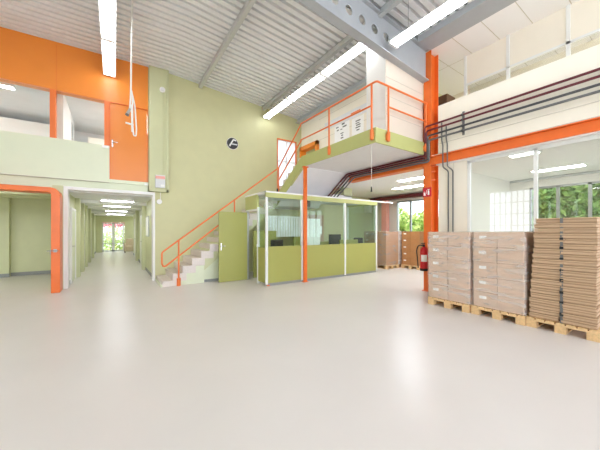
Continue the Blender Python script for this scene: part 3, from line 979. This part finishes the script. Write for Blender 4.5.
T([(4.5, 3.92, 3.27), (4.5, 3.92, 2.36)], 0.005, 6, M['cable']).build('cord', parent=pcord)
T([(4.5, 3.92, 2.38), (4.5, 3.92, 2.27)], [0.012, 0.02], 10, M['dark']).build('grip', parent=pcord)

# things on the cream wall behind the platform
bo = thing('wall_board', 'grey strip board with orange tag on the cream wall above the notices', 'board', (6.18, 6.3, 5.0))
B(6.17, 6.198, 4.9, 7.5, 4.98, 5.24, M['greyceil']).build('panel', parent=bo)
B(6.16, 6.17, 5.80, 6.20, 5.07, 5.14, M['railorange']).build('tag', parent=bo)
def sheet(label, y0, y1, z0, z1, marks):
    t = thing('notice_sheet', label, 'notice', (6.19, (y0 + y1) / 2, z0), 'notices on the cream wall')
    mb = MB().box(6.188, 6.198, y0, y1, z0, z1, M['paper'])
    for (a, b, c, d) in marks:
        mb.box(6.183, 6.188, y1 - a - b, y1 - a, z1 - c - d * 0.75, z1 - c, M['greypipe'])
    mb.build('paper', parent=t)
sheet('wide white notice with scattered black print on the cream wall', 6.30, 7.0, 4.35, 5.0,
      [(0.08, 0.12, 0.08, 0.05), (0.12, 0.10, 0.18, 0.05), (0.36, 0.13, 0.03, 0.07), (0.40, 0.18, 0.13, 0.06), (0.30, 0.08, 0.2, 0.04), (0.30, 0.14, 0.33, 0.04), (0.33, 0.09, 0.40, 0.05), (0.31, 0.12, 0.48, 0.05)])
sheet('narrow white notice with a black printed block on the cream wall', 5.70, 6.18, 4.35, 4.95,
      [(0.16, 0.20, 0.10, 0.05), (0.16, 0.16, 0.17, 0.04), (0.18, 0.18, 0.23, 0.05), (0.16, 0.20, 0.30, 0.05), (0.20, 0.12, 0.38, 0.05)])

# ================================================================== PIPES
XP = 6.10
specs = [('maroon', 3.925, 0.0, 'top maroon pipe'), ('maroon', 3.815, 0.035, 'lower maroon pipe'), ('darkpipe', 3.69, 0.07, 'upper dark grey pipe'), ('greypipe', 3.585, 0.105, 'lowest grey pipe')]
for i, (m, z, dy, nm) in enumerate(specs):
    yv = 3.53 - 0.05 * i
    xo = XP - 0.0
    zp = 3.235 - 0.052 * i
    yv = 3.71 - 0.035 * i
    yb = 6.34 + (-0.02 - 0.073 * i) / 0.6655
    ye = 7.414 - 0.188 * i
    path = [(XP + 0.04, -7.5, z), (XP + 0.04, yv, z), (XP + 0.04, yv, zp), (XP, 3.84, zp), (XP - 0.02, yb, zp), (XP - 0.02, ye, 2.50)]
    p = fillet(path, 0.06)
    tag(T(p, 0.021, 10, M[m]).build('pipe', smooth=True, origin=(XP, 3.5, z)), nm + ' of the four running along the white parapet', 'pipe', 'pipes along the white parapet')
for k, (yy, lab) in enumerate(((2.86, 'steel bracket holding the four pipes near the column'), (0.6, 'steel bracket holding the four pipes at the right end'))):
    b = thing('pipe_bracket', lab, 'bracket', (6.19, yy, 3.5))
    B(6.17, 6.199, yy - 0.02, yy + 0.02, 3.50, 4.0, M['greypipe']).build('rail', parent=b)
    for (_, z, _, _) in specs:
        T([(6.14, yy - 0.02, z), (6.14, yy + 0.02, z)], 0.028, 10, M['darkpipe']).build('clip', parent=b)
for (y0, y1, zt, lab) in ((3.29, 3.21, 3.925, 'left of the two thin brown conduits dropping past the orange beam'),
                      (3.19, 3.11, 3.815, 'right of the two thin brown conduits dropping past the orange beam')):
    tag(T(fillet([(6.17, y0 + 0.03, zt - 0.02), (6.17, y0 + 0.03, 3.50), (6.12, y0 - 0.02, 3.38), (6.12, y0 - 0.02, 2.88), (6.24, y1, 2.80), (6.24, y1, 0.0)], 0.05), 0.014, 8, M['greypipe']).build('conduit', smooth=True, origin=(6.24, y1, 0)), lab, 'conduit')
tag(T([(6.15, -7.5, 3.44), (6.15, 3.40, 3.44)], 0.008, 6, M['creamline']).build('cable_run', origin=(6.15, 0, 3.44)), 'thin pale cable line under the four pipes on the parapet', 'cable')
# ================================================================== OFFICE BOOTH
XO0, XO1, YO = 3.30, 7.58, 6.40
ob = thing('office_booth', 'glazed office booth with olive panels standing under the platform', 'office booth', (5.4, 7, 0))
al, ol = M['alu'], M['olive']
posts_x = (XO0, 4.42, 6.09, XO1)
for x in posts_x:
    B(x - 0.03, x + 0.03, YO - 0.03, YO + 0.03, 0.04, 2.36, al).build('mullion', parent=ob, bevel=0.004)
for x0, x1 in zip(posts_x[:-1], posts_x[1:]):
    B(x0 + 0.03, x1 - 0.03, YO - 0.02, YO + 0.02, 0.07, 1.0, ol).build('panel', parent=ob, bevel=0.003)
    B(x0 + 0.03, x1 - 0.03, YO - 0.003, YO + 0.003, 1.03, 2.33, M['glassr']).build('pane', parent=ob)
B(XO0, XO1, YO - 0.025, YO + 0.025, 1.0, 1.03, ol).build('sill_rail', parent=ob)
B(XO0, XO1, YO - 0.01, YO + 0.03, 0, 0.07, M['grey']).build('plinth', parent=ob)
B(XO0 - 0.03, XO1 + 0.03, YO - 0.035, YO + 0.03, 2.33, 2.45, M['fascia']).build('head_rail', parent=ob)
B(XO0 - 0.04, 8.45, YO - 0.05, YO + 0.04, 2.45, 2.49, M['white']).build('roof_edge', parent=ob)
B(XO0, XO1, YO + 0.04, YS - 0.03, 2.42, 2.47, M['greyceil']).build('roof', parent=ob)
# left side: narrow glazed bay, door opening, header
B(XO0 - 0.03, XO0 + 0.03, 6.86, 6.92, 0, 2.10, al).build('mullion', parent=ob)
B(XO0 - 0.02, XO0 + 0.02, YO + 0.03, 6.86, 0.07, 1.0, ol).build('panel', parent=ob)
B(XO0 - 0.003, XO0 + 0.003, YO + 0.03, 6.86, 1.0, 2.33, M['glassr']).build('pane', parent=ob)
B(XO0 - 0.03, XO0 + 0.03, YO + 0.03, 7.72, 2.07, 2.45, M['fascia']).build('door_header', parent=ob) if False else None
B(XO0 - 0.03, XO0 + 0.03, 6.92, 7.72, 2.05, 2.45, M['fascia']).build('door_header', parent=ob)
B(XO0 - 0.035, XO0 + 0.035, 6.90, 7.66, 2.02, 2.06, al).build('door_head', parent=ob)
B(XO0 - 0.04, XO0 + 0.03, YO - 0.03, 7.74, 2.45, 2.49, M['white']).build('roof_edge', parent=ob)
B(XO0 - 0.03, XO0 + 0.03, 7.60, 7.66, 0, 2.05, M['greyalu']).build('door_jamb', parent=ob)
dr = B(2.41, 3.25, 7.535, 7.575, 0.01, 1.985, ol).build('door', parent=ob, bevel=0.003)
h = MB(); h.box(2.455, 2.485, 7.525, 7.535, 0.90, 1.10, M['chrome']); h.tube([(2.47, 7.53, 1.02), (2.47, 7.48, 1.02), (2.58, 7.48, 1.02)], 0.011, 8, M['chrome'])
h.build('handle', parent=dr, smooth=True)
for zz in (0.25, 1.75):
    T([(3.258, 7.545, zz), (3.258, 7.545, zz + 0.1)], 0.012, 8, M['greyalu']).build('hinge', parent=dr)
# right side and rear
B(XO1 - 0.02, XO1 + 0.02, YO + 0.03, YS, 0.07, 1.0, ol).build('panel', parent=ob)
B(XO1 - 0.003, XO1 + 0.003, YO + 0.03, YS, 1.0, 2.40, M['glassr']).build('pane', parent=ob)
B(XO1 - 0.03, XO1 + 0.03, YS - 0.03, YS + 0.03, 0, 2.42, al).build('mullion', parent=ob)
B(XO1 - 0.03, XO1 + 0.03, YO, YS, 2.36, 2.45, M['fascia']).build('head_rail', parent=ob)
B(6.25, XO1, YS - 0.0, YS + 0.05, 0, 1.05, ol).build('rear_panel', parent=ob)
B(3.55, 4.35, YS - 0.06, YS - 0.02, 0, 1.45, ol).build('rear_panel', parent=ob)
B(XO0 - 0.005, XO0 + 0.06, YO - 0.07, YO - 0.03, 0.01, 0.035, M['steelorange']).build('floor_marker', parent=ob)
B(XO0 - 0.04, XO0 - 0.03, 6.86, 6.92, 1.0, 1.08, M['paper']).build('switch', parent=ob)
# contents
ca = thing('cabinet', 'tall white cabinet standing inside the glazed office', 'cabinet', (6.0, 8.0, 0))
B(5.55, 6.20, 7.80, 8.25, 0, 1.88, M['white']).build('body', parent=ca, bevel=0.006)
B(5.56, 5.87, 7.785, 7.80, 0.08, 1.86, M['white']).build('door', parent=ca, bevel=0.003)
B(5.88, 6.19, 7.785, 7.80, 0.08, 1.86, M['white']).build('door', parent=ca, bevel=0.003)
olp = tag(B(5.1, 5.5, 7.86, 7.9, 0, 1.9, M['olive']).build('screen_panel', origin=(5.3, 7.88, 0)), 'olive screen panel left of the white cabinet in the office', 'panel')
bl = thing('reflection_slats', 'pale vertical blind added as slats behind the left office pane', 'reflection', (4.7, 7.74, 1.25))  # slatted panel added to imitate the pale reflection in the glass
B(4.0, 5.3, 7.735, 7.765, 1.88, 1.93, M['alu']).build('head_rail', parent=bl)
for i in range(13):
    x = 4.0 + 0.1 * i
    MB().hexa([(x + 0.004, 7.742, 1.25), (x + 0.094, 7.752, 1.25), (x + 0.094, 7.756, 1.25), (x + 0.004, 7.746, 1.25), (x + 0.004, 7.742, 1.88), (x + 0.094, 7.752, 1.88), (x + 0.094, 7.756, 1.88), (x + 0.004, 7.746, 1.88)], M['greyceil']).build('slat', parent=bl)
pb = thing('pin_board', 'tan pin board behind the right part of the office', 'board', (6.9, 8.9, 1.1))
B(6.45, 7.3, 8.94, 8.985, 1.0, 2.1, M['card']).build('board', parent=pb)
B(6.95, 7.2, 8.93, 8.94, 1.3, 1.65, M['paper']).build('sheet', parent=pb)
dk = thing('desk', 'desk with white top behind the right panes of the office', 'desk', (6.6, 7.3, 0))
B(5.6, 7.4, 6.95, 7.65, 0.72, 0.75, M['white']).build('top', parent=dk)
for x in (5.65, 7.31):
    for y in (7.0, 7.57):
        B(x, x + 0.04, y, y + 0.04, 0, 0.72, M['greyalu']).build('leg', parent=dk)
mo = thing('monitor', 'black computer monitor on the office desk', 'monitor', (6.45, 7.4, 0.75))
B(6.30, 6.85, 7.40, 7.44, 0.95, 1.32, M['dark']).build('screen', parent=mo, bevel=0.005)
T([(6.57, 7.45, 0.76), (6.57, 7.45, 1.1)], 0.02, 8, M['dark']).build('stand', parent=mo)
B(6.45, 6.70, 7.35, 7.55, 0.75, 0.765, M['dark']).build('foot', parent=mo)
def office_chair(label, x, y, zt, m):
    c = thing('office_chair', label, 'chair', (x, y, 0), 'office chairs')
    B(x - 0.24, x + 0.24, y - 0.24, y + 0.24, 0.44, 0.52, m).build('seat', parent=c, bevel=0.03)
    B(x - 0.22, x + 0.22, y + 0.22, y + 0.29, 0.62, zt, m).build('backrest', parent=c, bevel=0.03)
    T([(x, y + 0.27, 0.46), (x, y + 0.28, 0.75)], 0.025, 8, M['dark']).build('back_support', parent=c)
    T([(x, y, 0.08), (x, y, 0.44)], 0.03, 10, M['greyalu']).build('gas_lift', parent=c)
    for k in range(5):
        a = 2 * math.pi * k / 5
        l = T([(x, y, 0.10), (x + 0.28 * math.cos(a), y + 0.28 * math.sin(a), 0.06)], 0.018, 8, M['dark']).build('leg', parent=c)
        T([(x + 0.28 * math.cos(a), y + 0.28 * math.sin(a) - 0.012, 0.03), (x + 0.28 * math.cos(a), y + 0.28 * math.sin(a) + 0.012, 0.03)], 0.03, 10, M['dark']).build('caster', parent=l)
office_chair('black office chair behind the left pane of the office', 4.15, 7.1, 1.17, M['dark'])
office_chair('dark office chair behind the right pane of the office', 7.27, 6.69, 1.2, M['darkfab'])
pl = tag(B(6.16, 7.0, YO + 0.3, YO + 0.34, 0.0, 1.15, M['olive']).build('desk_screen', origin=(6.6, 6.7, 0)), 'green desk screen behind the right office mullion', 'panel')
csp = thing('ceiling_speaker', 'small black loudspeaker at the office ceiling right of the orange post', 'speaker', (4.75, 6.55, 2.3))
B(4.66, 4.78, 6.47, 6.57, 2.16, 2.33, M['dark']).build('body', parent=csp, bevel=0.01)
T([(4.72, 6.52, 2.33), (4.72, 6.52, 2.42)], 0.012, 8, M['dark']).build('bracket', parent=csp)

# white box on the wall right of the office
tag(B(9.8, 10.0, 8.7, 8.98, 2.3, 2.65, M['white']).build('wall_box', origin=(9.9, 8.9, 2.3)), 'small white box under the roof edge beside the pink column', 'box')

# ================================================================== FIRE POINT
fe = thing('fire_extinguisher', 'red fire extinguisher hung on the orange column', 'fire extinguisher', (6.08, 3.70, 0.5))
ex, ey = 6.08, 3.70
prof = [(0.50, 0.082), (0.54, 0.088), (0.55, 0.088), (0.56, 0.086), (0.96, 0.086), (1.01, 0.078), (1.05, 0.05), (1.07, 0.03)]
mb = MB()
mb.tube([(ex, ey, z) for z, r in prof[3:]], [r for z, r in prof[3:]], 24, M['red']); mb.build('cylinder', parent=fe, smooth=True)
mb = MB(); mb.tube([(ex, ey, z) for z, r in prof[:4]], [r + 0.003 for z, r in prof[:4]], 24, M['rubber']); mb.build('foot_ring', parent=fe, smooth=True)
mb = MB(); mb.tube([(ex, ey, 1.06), (ex, ey, 1.12)], 0.024, 12, M['dark']); mb.box(ex - 0.11, ex + 0.03, ey - 0.012, ey + 0.012, 1.10, 1.125, M['dark']); mb.box(ex - 0.10, ex + 0.03, ey - 0.012, ey + 0.012, 1.14, 1.16, M['dark'])
mb.build('valve', parent=fe)
T(fillet([(ex - 0.01, ey, 1.09), (ex - 0.03, ey + 0.12, 1.11), (ex - 0.06, ey + 0.155, 0.98), (ex - 0.06, ey + 0.13, 0.80), (ex - 0.06, ey + 0.11, 0.56)], 0.1), 0.014, 8, M['rubber']).build('hose', parent=fe, smooth=True)
mb = MB()
for k in range(8):
    a0, a1 = math.radians(165 + 12 * k), math.radians(165 + 12 * (k + 1))
    r = 0.0875
    mb.face([(ex + r * math.cos(a0), ey + r * math.sin(a0), 0.72), (ex + r * math.cos(a1), ey + r * math.sin(a1), 0.72),
             (ex + r * math.cos(a1), ey + r * math.sin(a1), 0.88), (ex + r * math.cos(a0), ey + r * math.sin(a0), 0.88)], M['paper'])
mb.build('label', parent=fe)
B(ex + 0.07, 6.19, ey - 0.03, ey + 0.03, 0.85, 0.95, M['dark']).build('wall_bracket', parent=fe)
fs = thing('fire_sign', 'square red fire extinguisher sign on the orange column', 'sign', (6.18, 3.68, 2.27))
B(6.176, 6.189, 3.575, 3.785, 2.26, 2.48, M['signred']).build('plate', parent=fs)
mb = MB()
mb.prism([(3.66, 2.30), (3.62, 2.30), (3.62, 2.39), (3.632, 2.41), (3.648, 2.41), (3.66, 2.39)], 'x', 6.172, 6.176, M['paper'])
mb.prism([(3.655, 2.415), (3.625, 2.415), (3.61, 2.435), (3.67, 2.44)], 'x', 6.172, 6.176, M['paper'])
mb.prism([(3.68, 2.42), (3.69, 2.42), (3.70, 2.33), (3.69, 2.33)], 'x', 6.172, 6.176, M['paper'])
mb.prism([(3.76, 2.29), (3.71, 2.29), (3.725, 2.38), (3.735, 2.34), (3.745, 2.40), (3.765, 2.34)], 'x', 6.172, 6.176, M['paper'])
mb.build('pictogram', parent=fs)

# ================================================================== PALLETS AND STACKS
def pallet(label, x0, y0, along='x'):
    """0.8 wide in Y, 1.2 deep in X"""
    t = thing('wooden_pallet', label, 'pallet', (x0 + 0.55, y0 + 0.38, 0), 'wooden pallets under the stacks')
    W, D = 0.76, 1.1
    for i in range(7):
        a = y0 + i * (W - 0.092) / 6
        B(x0, x0 + D, a, a + 0.092, 0.122, 0.144, M['wood']).build('deck_board', parent=t)
    for i in range(3):
        a = x0 + i * (D - 0.1) / 2
        B(a, a + 0.1, y0, y0 + W, 0.100, 0.122, M['wood']).build('stringer_board', parent=t)
        for j in range(3):
            b = y0 + j * (W - 0.12) / 2
            B(a, a + 0.1, b, b + 0.12, 0.022, 0.100, M['wood']).build('block', parent=t)
    for j in range(3):
        b = y0 + j * (W - 0.12) / 2
        B(x0, x0 + D, b, b + 0.12, 0, 0.022, M['wood']).build('bottom_board', parent=t)
    return t

def carton(x0, y0, z0, dx, dy, dz, m, lab_side=True):
    t = thing('carton', '', 'box', (x0, y0, z0))
    bd = B(x0, x0 + dx, y0, y0 + dy, z0, z0 + dz, m).build('body', parent=t, bevel=0.006)
    B(x0 - 0.0015, x0 + dx + 0.001, y0 + dy / 2 - 0.022, y0 + dy / 2 + 0.022, z0 + dz - 0.001, z0 + dz + 0.001, M['creamline']).build('tape', parent=t)
    if lab_side:
        B(x0 - 0.003, x0, y0 + dy - 0.20, y0 + dy - 0.09, z0 + dz - 0.115, z0 + dz - 0.065, M['paper']).build('label', parent=t)
    return t

def stack(x0, y0, z0, m, where, group, rows, layers=5, h=0.257, wy=0.755, dx=0.525, labels=True):
    protos = {}
    for r in range(rows):
        for c in range(2):
            for l in range(layers):
                key = (labels and c == 1)
                if r > 0:
                    key = False
                jx, jy = random.uniform(-0.006, 0.006), random.uniform(-0.004, 0.004)
                px, py, pz = x0 + r * (dx + 0.012) + jx, y0 + c * (wy / 2 + 0.002) + jy, z0 + l * (h + 0.0015)
                if key not in protos:
                    t = carton(px, py, pz, dx, wy / 2 - 0.004, h, m, key)
                    protos[key] = (t, Vector((px, py, pz)))
                else:
                    p0, v0 = protos[key]
                    t = copy_tree(p0, Vector((px, py, pz)) - v0)
                side = 'right' if c == 0 else 'left'
                lay = ['at the bottom', 'second from bottom', 'third from bottom', 'second from top', 'at the top'][l]
                tag(t, '%s %scarton, %s, %s' % (side, '' if rows == 1 else ('front ' if r == 0 else 'rear '), lay, where), 'box', group)

def wrap(x0, x1, y0, y1, z0, z1, label, fm=None):
    mb = MB()
    N = 12
    per = []
    r = 0.02
    for (cx, cy, a0) in ((x1 - r, y1 - r, 0), (x0 + r, y1 - r, 90), (x0 + r, y0 + r, 180), (x1 - r, y0 + r, 270)):
        for k in range(4):
            a = math.radians(a0 + 30 * k)
            per.append((cx + r * math.cos(a), cy + r * math.sin(a)))
    nz = 14
    rings = []
    for i in range(nz + 1):
        z = z0 + (z1 - z0) * i / nz
        b = len(mb.v)
        for (x, y) in per:
            mb.v.append((x + random.uniform(-0.004, 0.004), y + random.uniform(-0.004, 0.004), z))
        rings.append(b)
    k = mb._m(fm or M['film'])
    n = len(per)
    for i in range(nz):
        for j in range(n):
            jj = (j + 1) % n
            mb.f.append((rings[i] + j, rings[i] + jj, rings[i + 1] + jj, rings[i + 1] + j)); mb.mi.append(k)
    return tag(mb.build('stretch_wrap', origin=((x0 + x1) / 2, (y0 + y1) / 2, z0), smooth=True), label, 'plastic wrap', 'stretch film around the stacks')

ZP = 0.1455
# near row: P1, P2, P3
pallet('wooden pallet under the wrapped cartons beside the orange column', 5.15, 2.29)
stack(5.185, 2.30, ZP, M['card'], 'in the wrapped stack beside the orange column', 'cartons in the stack beside the orange column', 2, h=0.2545)
wrap(5.168, 6.262, 2.288, 3.07, 0.10, 1.43, 'thin stretch film around the carton stack beside the orange column')
pallet('wooden pallet under the wrapped middle carton stack of the row', 5.17, 1.505)
stack(5.205, 1.525, ZP, M['card'], 'in the middle wrapped stack of the row', 'cartons in the middle stack of the row', 2, h=0.2555, wy=0.72)
wrap(5.192, 6.275, 1.506, 2.262, 0.10, 1.44, 'creased stretch film around the middle carton stack of the row')
mb = MB()
random.seed(3)
for k in range(7):
    a = random.uniform(0, 1)
    pth = [(5.55 + 0.08 * k + random.uniform(-0.05, 0.05), 1.49 + random.uniform(-0.03, 0.03), 1.30 + random.uniform(-0.03, 0.14)) for _ in range(5)]
    mb.tube(fillet(pth, 0.05), 0.012, 6, M['film'])
tag(mb.build('film_tail', origin=(5.8, 1.5, 1.3), smooth=True), 'crumpled loose film end at the top of the middle stack', 'plastic wrap')
pallet('wooden pallet under the tall stack of flattened cardboard', 5.19, 0.735)

# tall stack of flattened carton bundles
random.seed(11)
def bundle(x0, y0, z0, dx, dy, dz):
    t = thing('cardboard_bundle', '', 'cardboard', (x0, y0, z0))
    mb = MB()
    n = 5
    for i in range(n):
        a = dz / n
        j = [random.uniform(-0.010, 0.008) for _ in range(4)]
        m = M['sheet'] if i % 3 else M['sheetdark']
        mb.box(x0 + j[0], x0 + dx + j[1], y0 + j[2], y0 + dy + j[3], z0 + i * a + 0.0006, z0 + (i + 1) * a - 0.0006, m)
    mb.build('sheets', parent=t)
    return t
protos = []
nl = 20
hb = (1.635 - ZP) / nl
yA, yB_, gap = 0.765, 1.475, 0.035
wid = (yB_ - yA - gap) / 2
for c in range(2):
    for l in range(nl):
        yy = yA + c * (wid + gap)
        jx, jy = random.uniform(-0.018, 0.010), random.uniform(-0.008, 0.008)
        lean = -0.10 * (l / nl) * (1 if c == 1 else 0.0)
        px, py, pz = 5.225 + jx, yy + jy + lean * 0.8 * (1 if c else 0), ZP + l * hb
        if len(protos) < 4:
            t = bundle(px, py, pz, 1.00, wid, hb - 0.0035)
            protos.append((t, Vector((px, py, pz))))
        else:
            p0, v0 = random.choice(protos)
            t = copy_tree(p0, Vector((px, py, pz)) - v0)
        t.rotation_euler = (0, 0, random.uniform(-0.012, 0.012))
        tag(t, 'flattened cardboard bundle, %s from the bottom in the %s column of the tall stack' % (ORD[l], 'left' if c else 'right'), 'cardboard', 'flattened cardboard bundles in the tall stack')
sb = thing('strapping_band', 'grey strapping band down the gap of the tall cardboard stack', 'strap', (5.2, 1.12, ZP))
B(5.214, 5.222, yA + wid - 0.012, yA + wid + gap - 0.016, ZP, 1.63, M['greypipe']).build('band', parent=sb)
for k in range(9):
    z = 0.25 + k * 0.155 + random.uniform(-0.03, 0.03)
    B(5.205, 5.213, yA + wid - 0.018, yA + wid + gap - 0.012, z, z + random.uniform(0.015, 0.05), M['dark']).build('buckle', parent=sb)

# far stacks seen below the platform
pallet('wooden pallet under the unwrapped brown cartons left of the extinguisher', 9.28, 5.83)
stack(9.31, 5.84, ZP, M['card2'], 'in the plain brown stack left of the extinguisher', 'cartons in the far plain brown stack', 1, h=0.254)
pallet('wooden pallet under the white wrapped far stack', 9.20, 6.70)
stack(9.24, 6.71, ZP, M['card'], 'in the white wrapped far stack', 'cartons in the far white wrapped stack', 1, h=0.254)
wrap(9.22, 9.85, 6.70, 7.49, 0.12, 1.43, 'milky stretch film around the far stack behind the office corner', M['film2'])
pp = pallet('wooden pallet under the brown stack right beside the office', 8.22, 6.79)
for ch in pp.children:
    ch.location = Vector(ch.location)
pp.rotation_euler = (0, 0, math.pi / 2)
pp.location = (8.80, 7.18, 0)
stack(8.43, 6.64, ZP, M['card2'], 'in the stack right beside the office', 'cartons in the stack beside the office', 1, h=0.254, wy=1.08, dx=0.72)
wrap(8.41, 9.17, 6.62, 7.74, 0.12, 1.43, 'thin stretch film around the stack right beside the office')

# ================================================================== OUTSIDE
def leafmat(name, c1, c2):
    m = bpy.data.materials.new(name)
    m.use_nodes = True
    nt = m.node_tree
    b = nt.nodes['Principled BSDF']
    b.inputs['Roughness'].default_value = 0.6
    oi = nt.nodes.new('ShaderNodeTexCoord')
    n = nt.nodes.new('ShaderNodeTexNoise'); n.inputs['Scale'].default_value = 3.5; n.inputs['Detail'].default_value = 4
    r = nt.nodes.new('ShaderNodeValToRGB')
    r.color_ramp.elements[0].position, r.color_ramp.elements[1].position = 0.35, 0.65
    r.color_ramp.elements[0].color, r.color_ramp.elements[1].color = rgb(c1), rgb(c2)
    nt.links.new(oi.outputs['Object'], n.inputs['Vector']); nt.links.new(n.outputs['Fac'], r.inputs['Fac']); nt.links.new(r.outputs['Color'], b.inputs['Base Color'])
    return m
LG = leafmat('leaf_green', (84, 132, 52), (190, 214, 128))
LY = leafmat('leaf_yellow', (130, 170, 66), (222, 226, 140))
LR = leafmat('leaf_red', (196, 60, 76), (236, 130, 136))
def foliage_mesh(rx, ry, rz_, n, m, seed, size=0.13):
    rnd = random.Random(seed)
    mb = MB()
    for _ in range(n):
        while True:
            p = Vector((rnd.uniform(-1, 1), rnd.uniform(-1, 1), rnd.uniform(-1, 1)))
            if 0.25 < p.length < 1.0:
                break
        c = Vector((p.x * rx, p.y * ry, p.z * rz_))
        d = Vector((rnd.uniform(-1, 1), rnd.uniform(-1, 1), rnd.uniform(-1, 1))).normalized()
        e = d.cross(Vector((rnd.uniform(-1, 1), rnd.uniform(-1, 1), rnd.uniform(-1, 1)))).normalized()
        s = size * rnd.uniform(0.6, 1.3)
        mb.face([c - d * s, c + e * s * 0.45, c + d * s, c - e * s * 0.45], m)
    return mb
def bush(label, x, y, z, rx, ry, rz_, n, m, seed, name='tree', cat='tree', group='trees outside the windows', size=0.15, trunk=True):
    t = thing(name, label, cat, (x, y, -0.22), group)
    mb = foliage_mesh(rx, ry, rz_, n, m, seed, size)
    mb.v = [(a + x, b + y, c + z) for a, b, c in mb.v]
    mb.build('foliage', parent=t)
    if trunk:
        T([(x, y, -0.22), (x + 0.05, y, z)], [0.09, 0.05], 8, M['bark']).build('trunk', parent=t)
for i, (y, h, r, lab) in enumerate(((-0.6, 1.9, 1.3, 'leafy green tree outside at the right end of the right-hand windows'),
                                    (1.6, 2.2, 1.3, 'leafy green tree outside the middle of the right-hand windows'),
                                    (3.4, 2.0, 1.2, 'leafy green tree outside behind the tall cardboard stack windows, left side'),
                                    (8.2, 1.4, 1.0, 'low pale green tree outside the window beyond the brown cartons'),
                                    (9.9, 1.7, 1.0, 'leafy tree at the left edge of the far window beyond the office'))):
    bush(lab, 13.3 + 0.2 * (i % 2), y, h, 1.0, r, 1.9 if i < 3 else 1.1, 5200 if i < 3 else 1600, LG if i < 3 else LY, 20 + i)
bush('yellow-green shrub outside the glazed door at the corridor end', 0.1, 25.5, 0.7, 1.4, 0.9, 1.1, 1300, LY, 41, 'shrub', 'shrub', 'shrubs outside the corridor door', 0.12)
bush('red-leaved tree above the shrub outside the corridor door', 0.0, 26.6, 2.4, 1.7, 0.9, 0.7, 1100, LR, 42, 'tree', 'tree', 'shrubs outside the corridor door', 0.14)
struct(B(11, 30, -12, 20, -0.22, -0.2, M['grass']).build('ground_lawn'))

# ================================================================== LIGHT
w = bpy.data.worlds.new('world')
SC.world = w
w.use_nodes = True
nt = w.node_tree
bg = nt.nodes['Background']
bg.inputs['Color'].default_value = (0.88, 0.94, 1.06, 1)
bg.inputs['Strength'].default_value = 2.8

SC.view_settings.view_transform = 'Standard'
SC.view_settings.look = 'None'
SC.view_settings.gamma = 1
SC.view_settings.exposure = 0.75
SC.view_settings.use_curve_mapping = False
SC.cycles.max_bounces = 12
SC.cycles.diffuse_bounces = 8
SC.cycles.glossy_bounces = 4
SC.cycles.transparent_max_bounces = 24
SC.cycles.sample_clamp_indirect = 8
SC.cycles.use_denoising = True
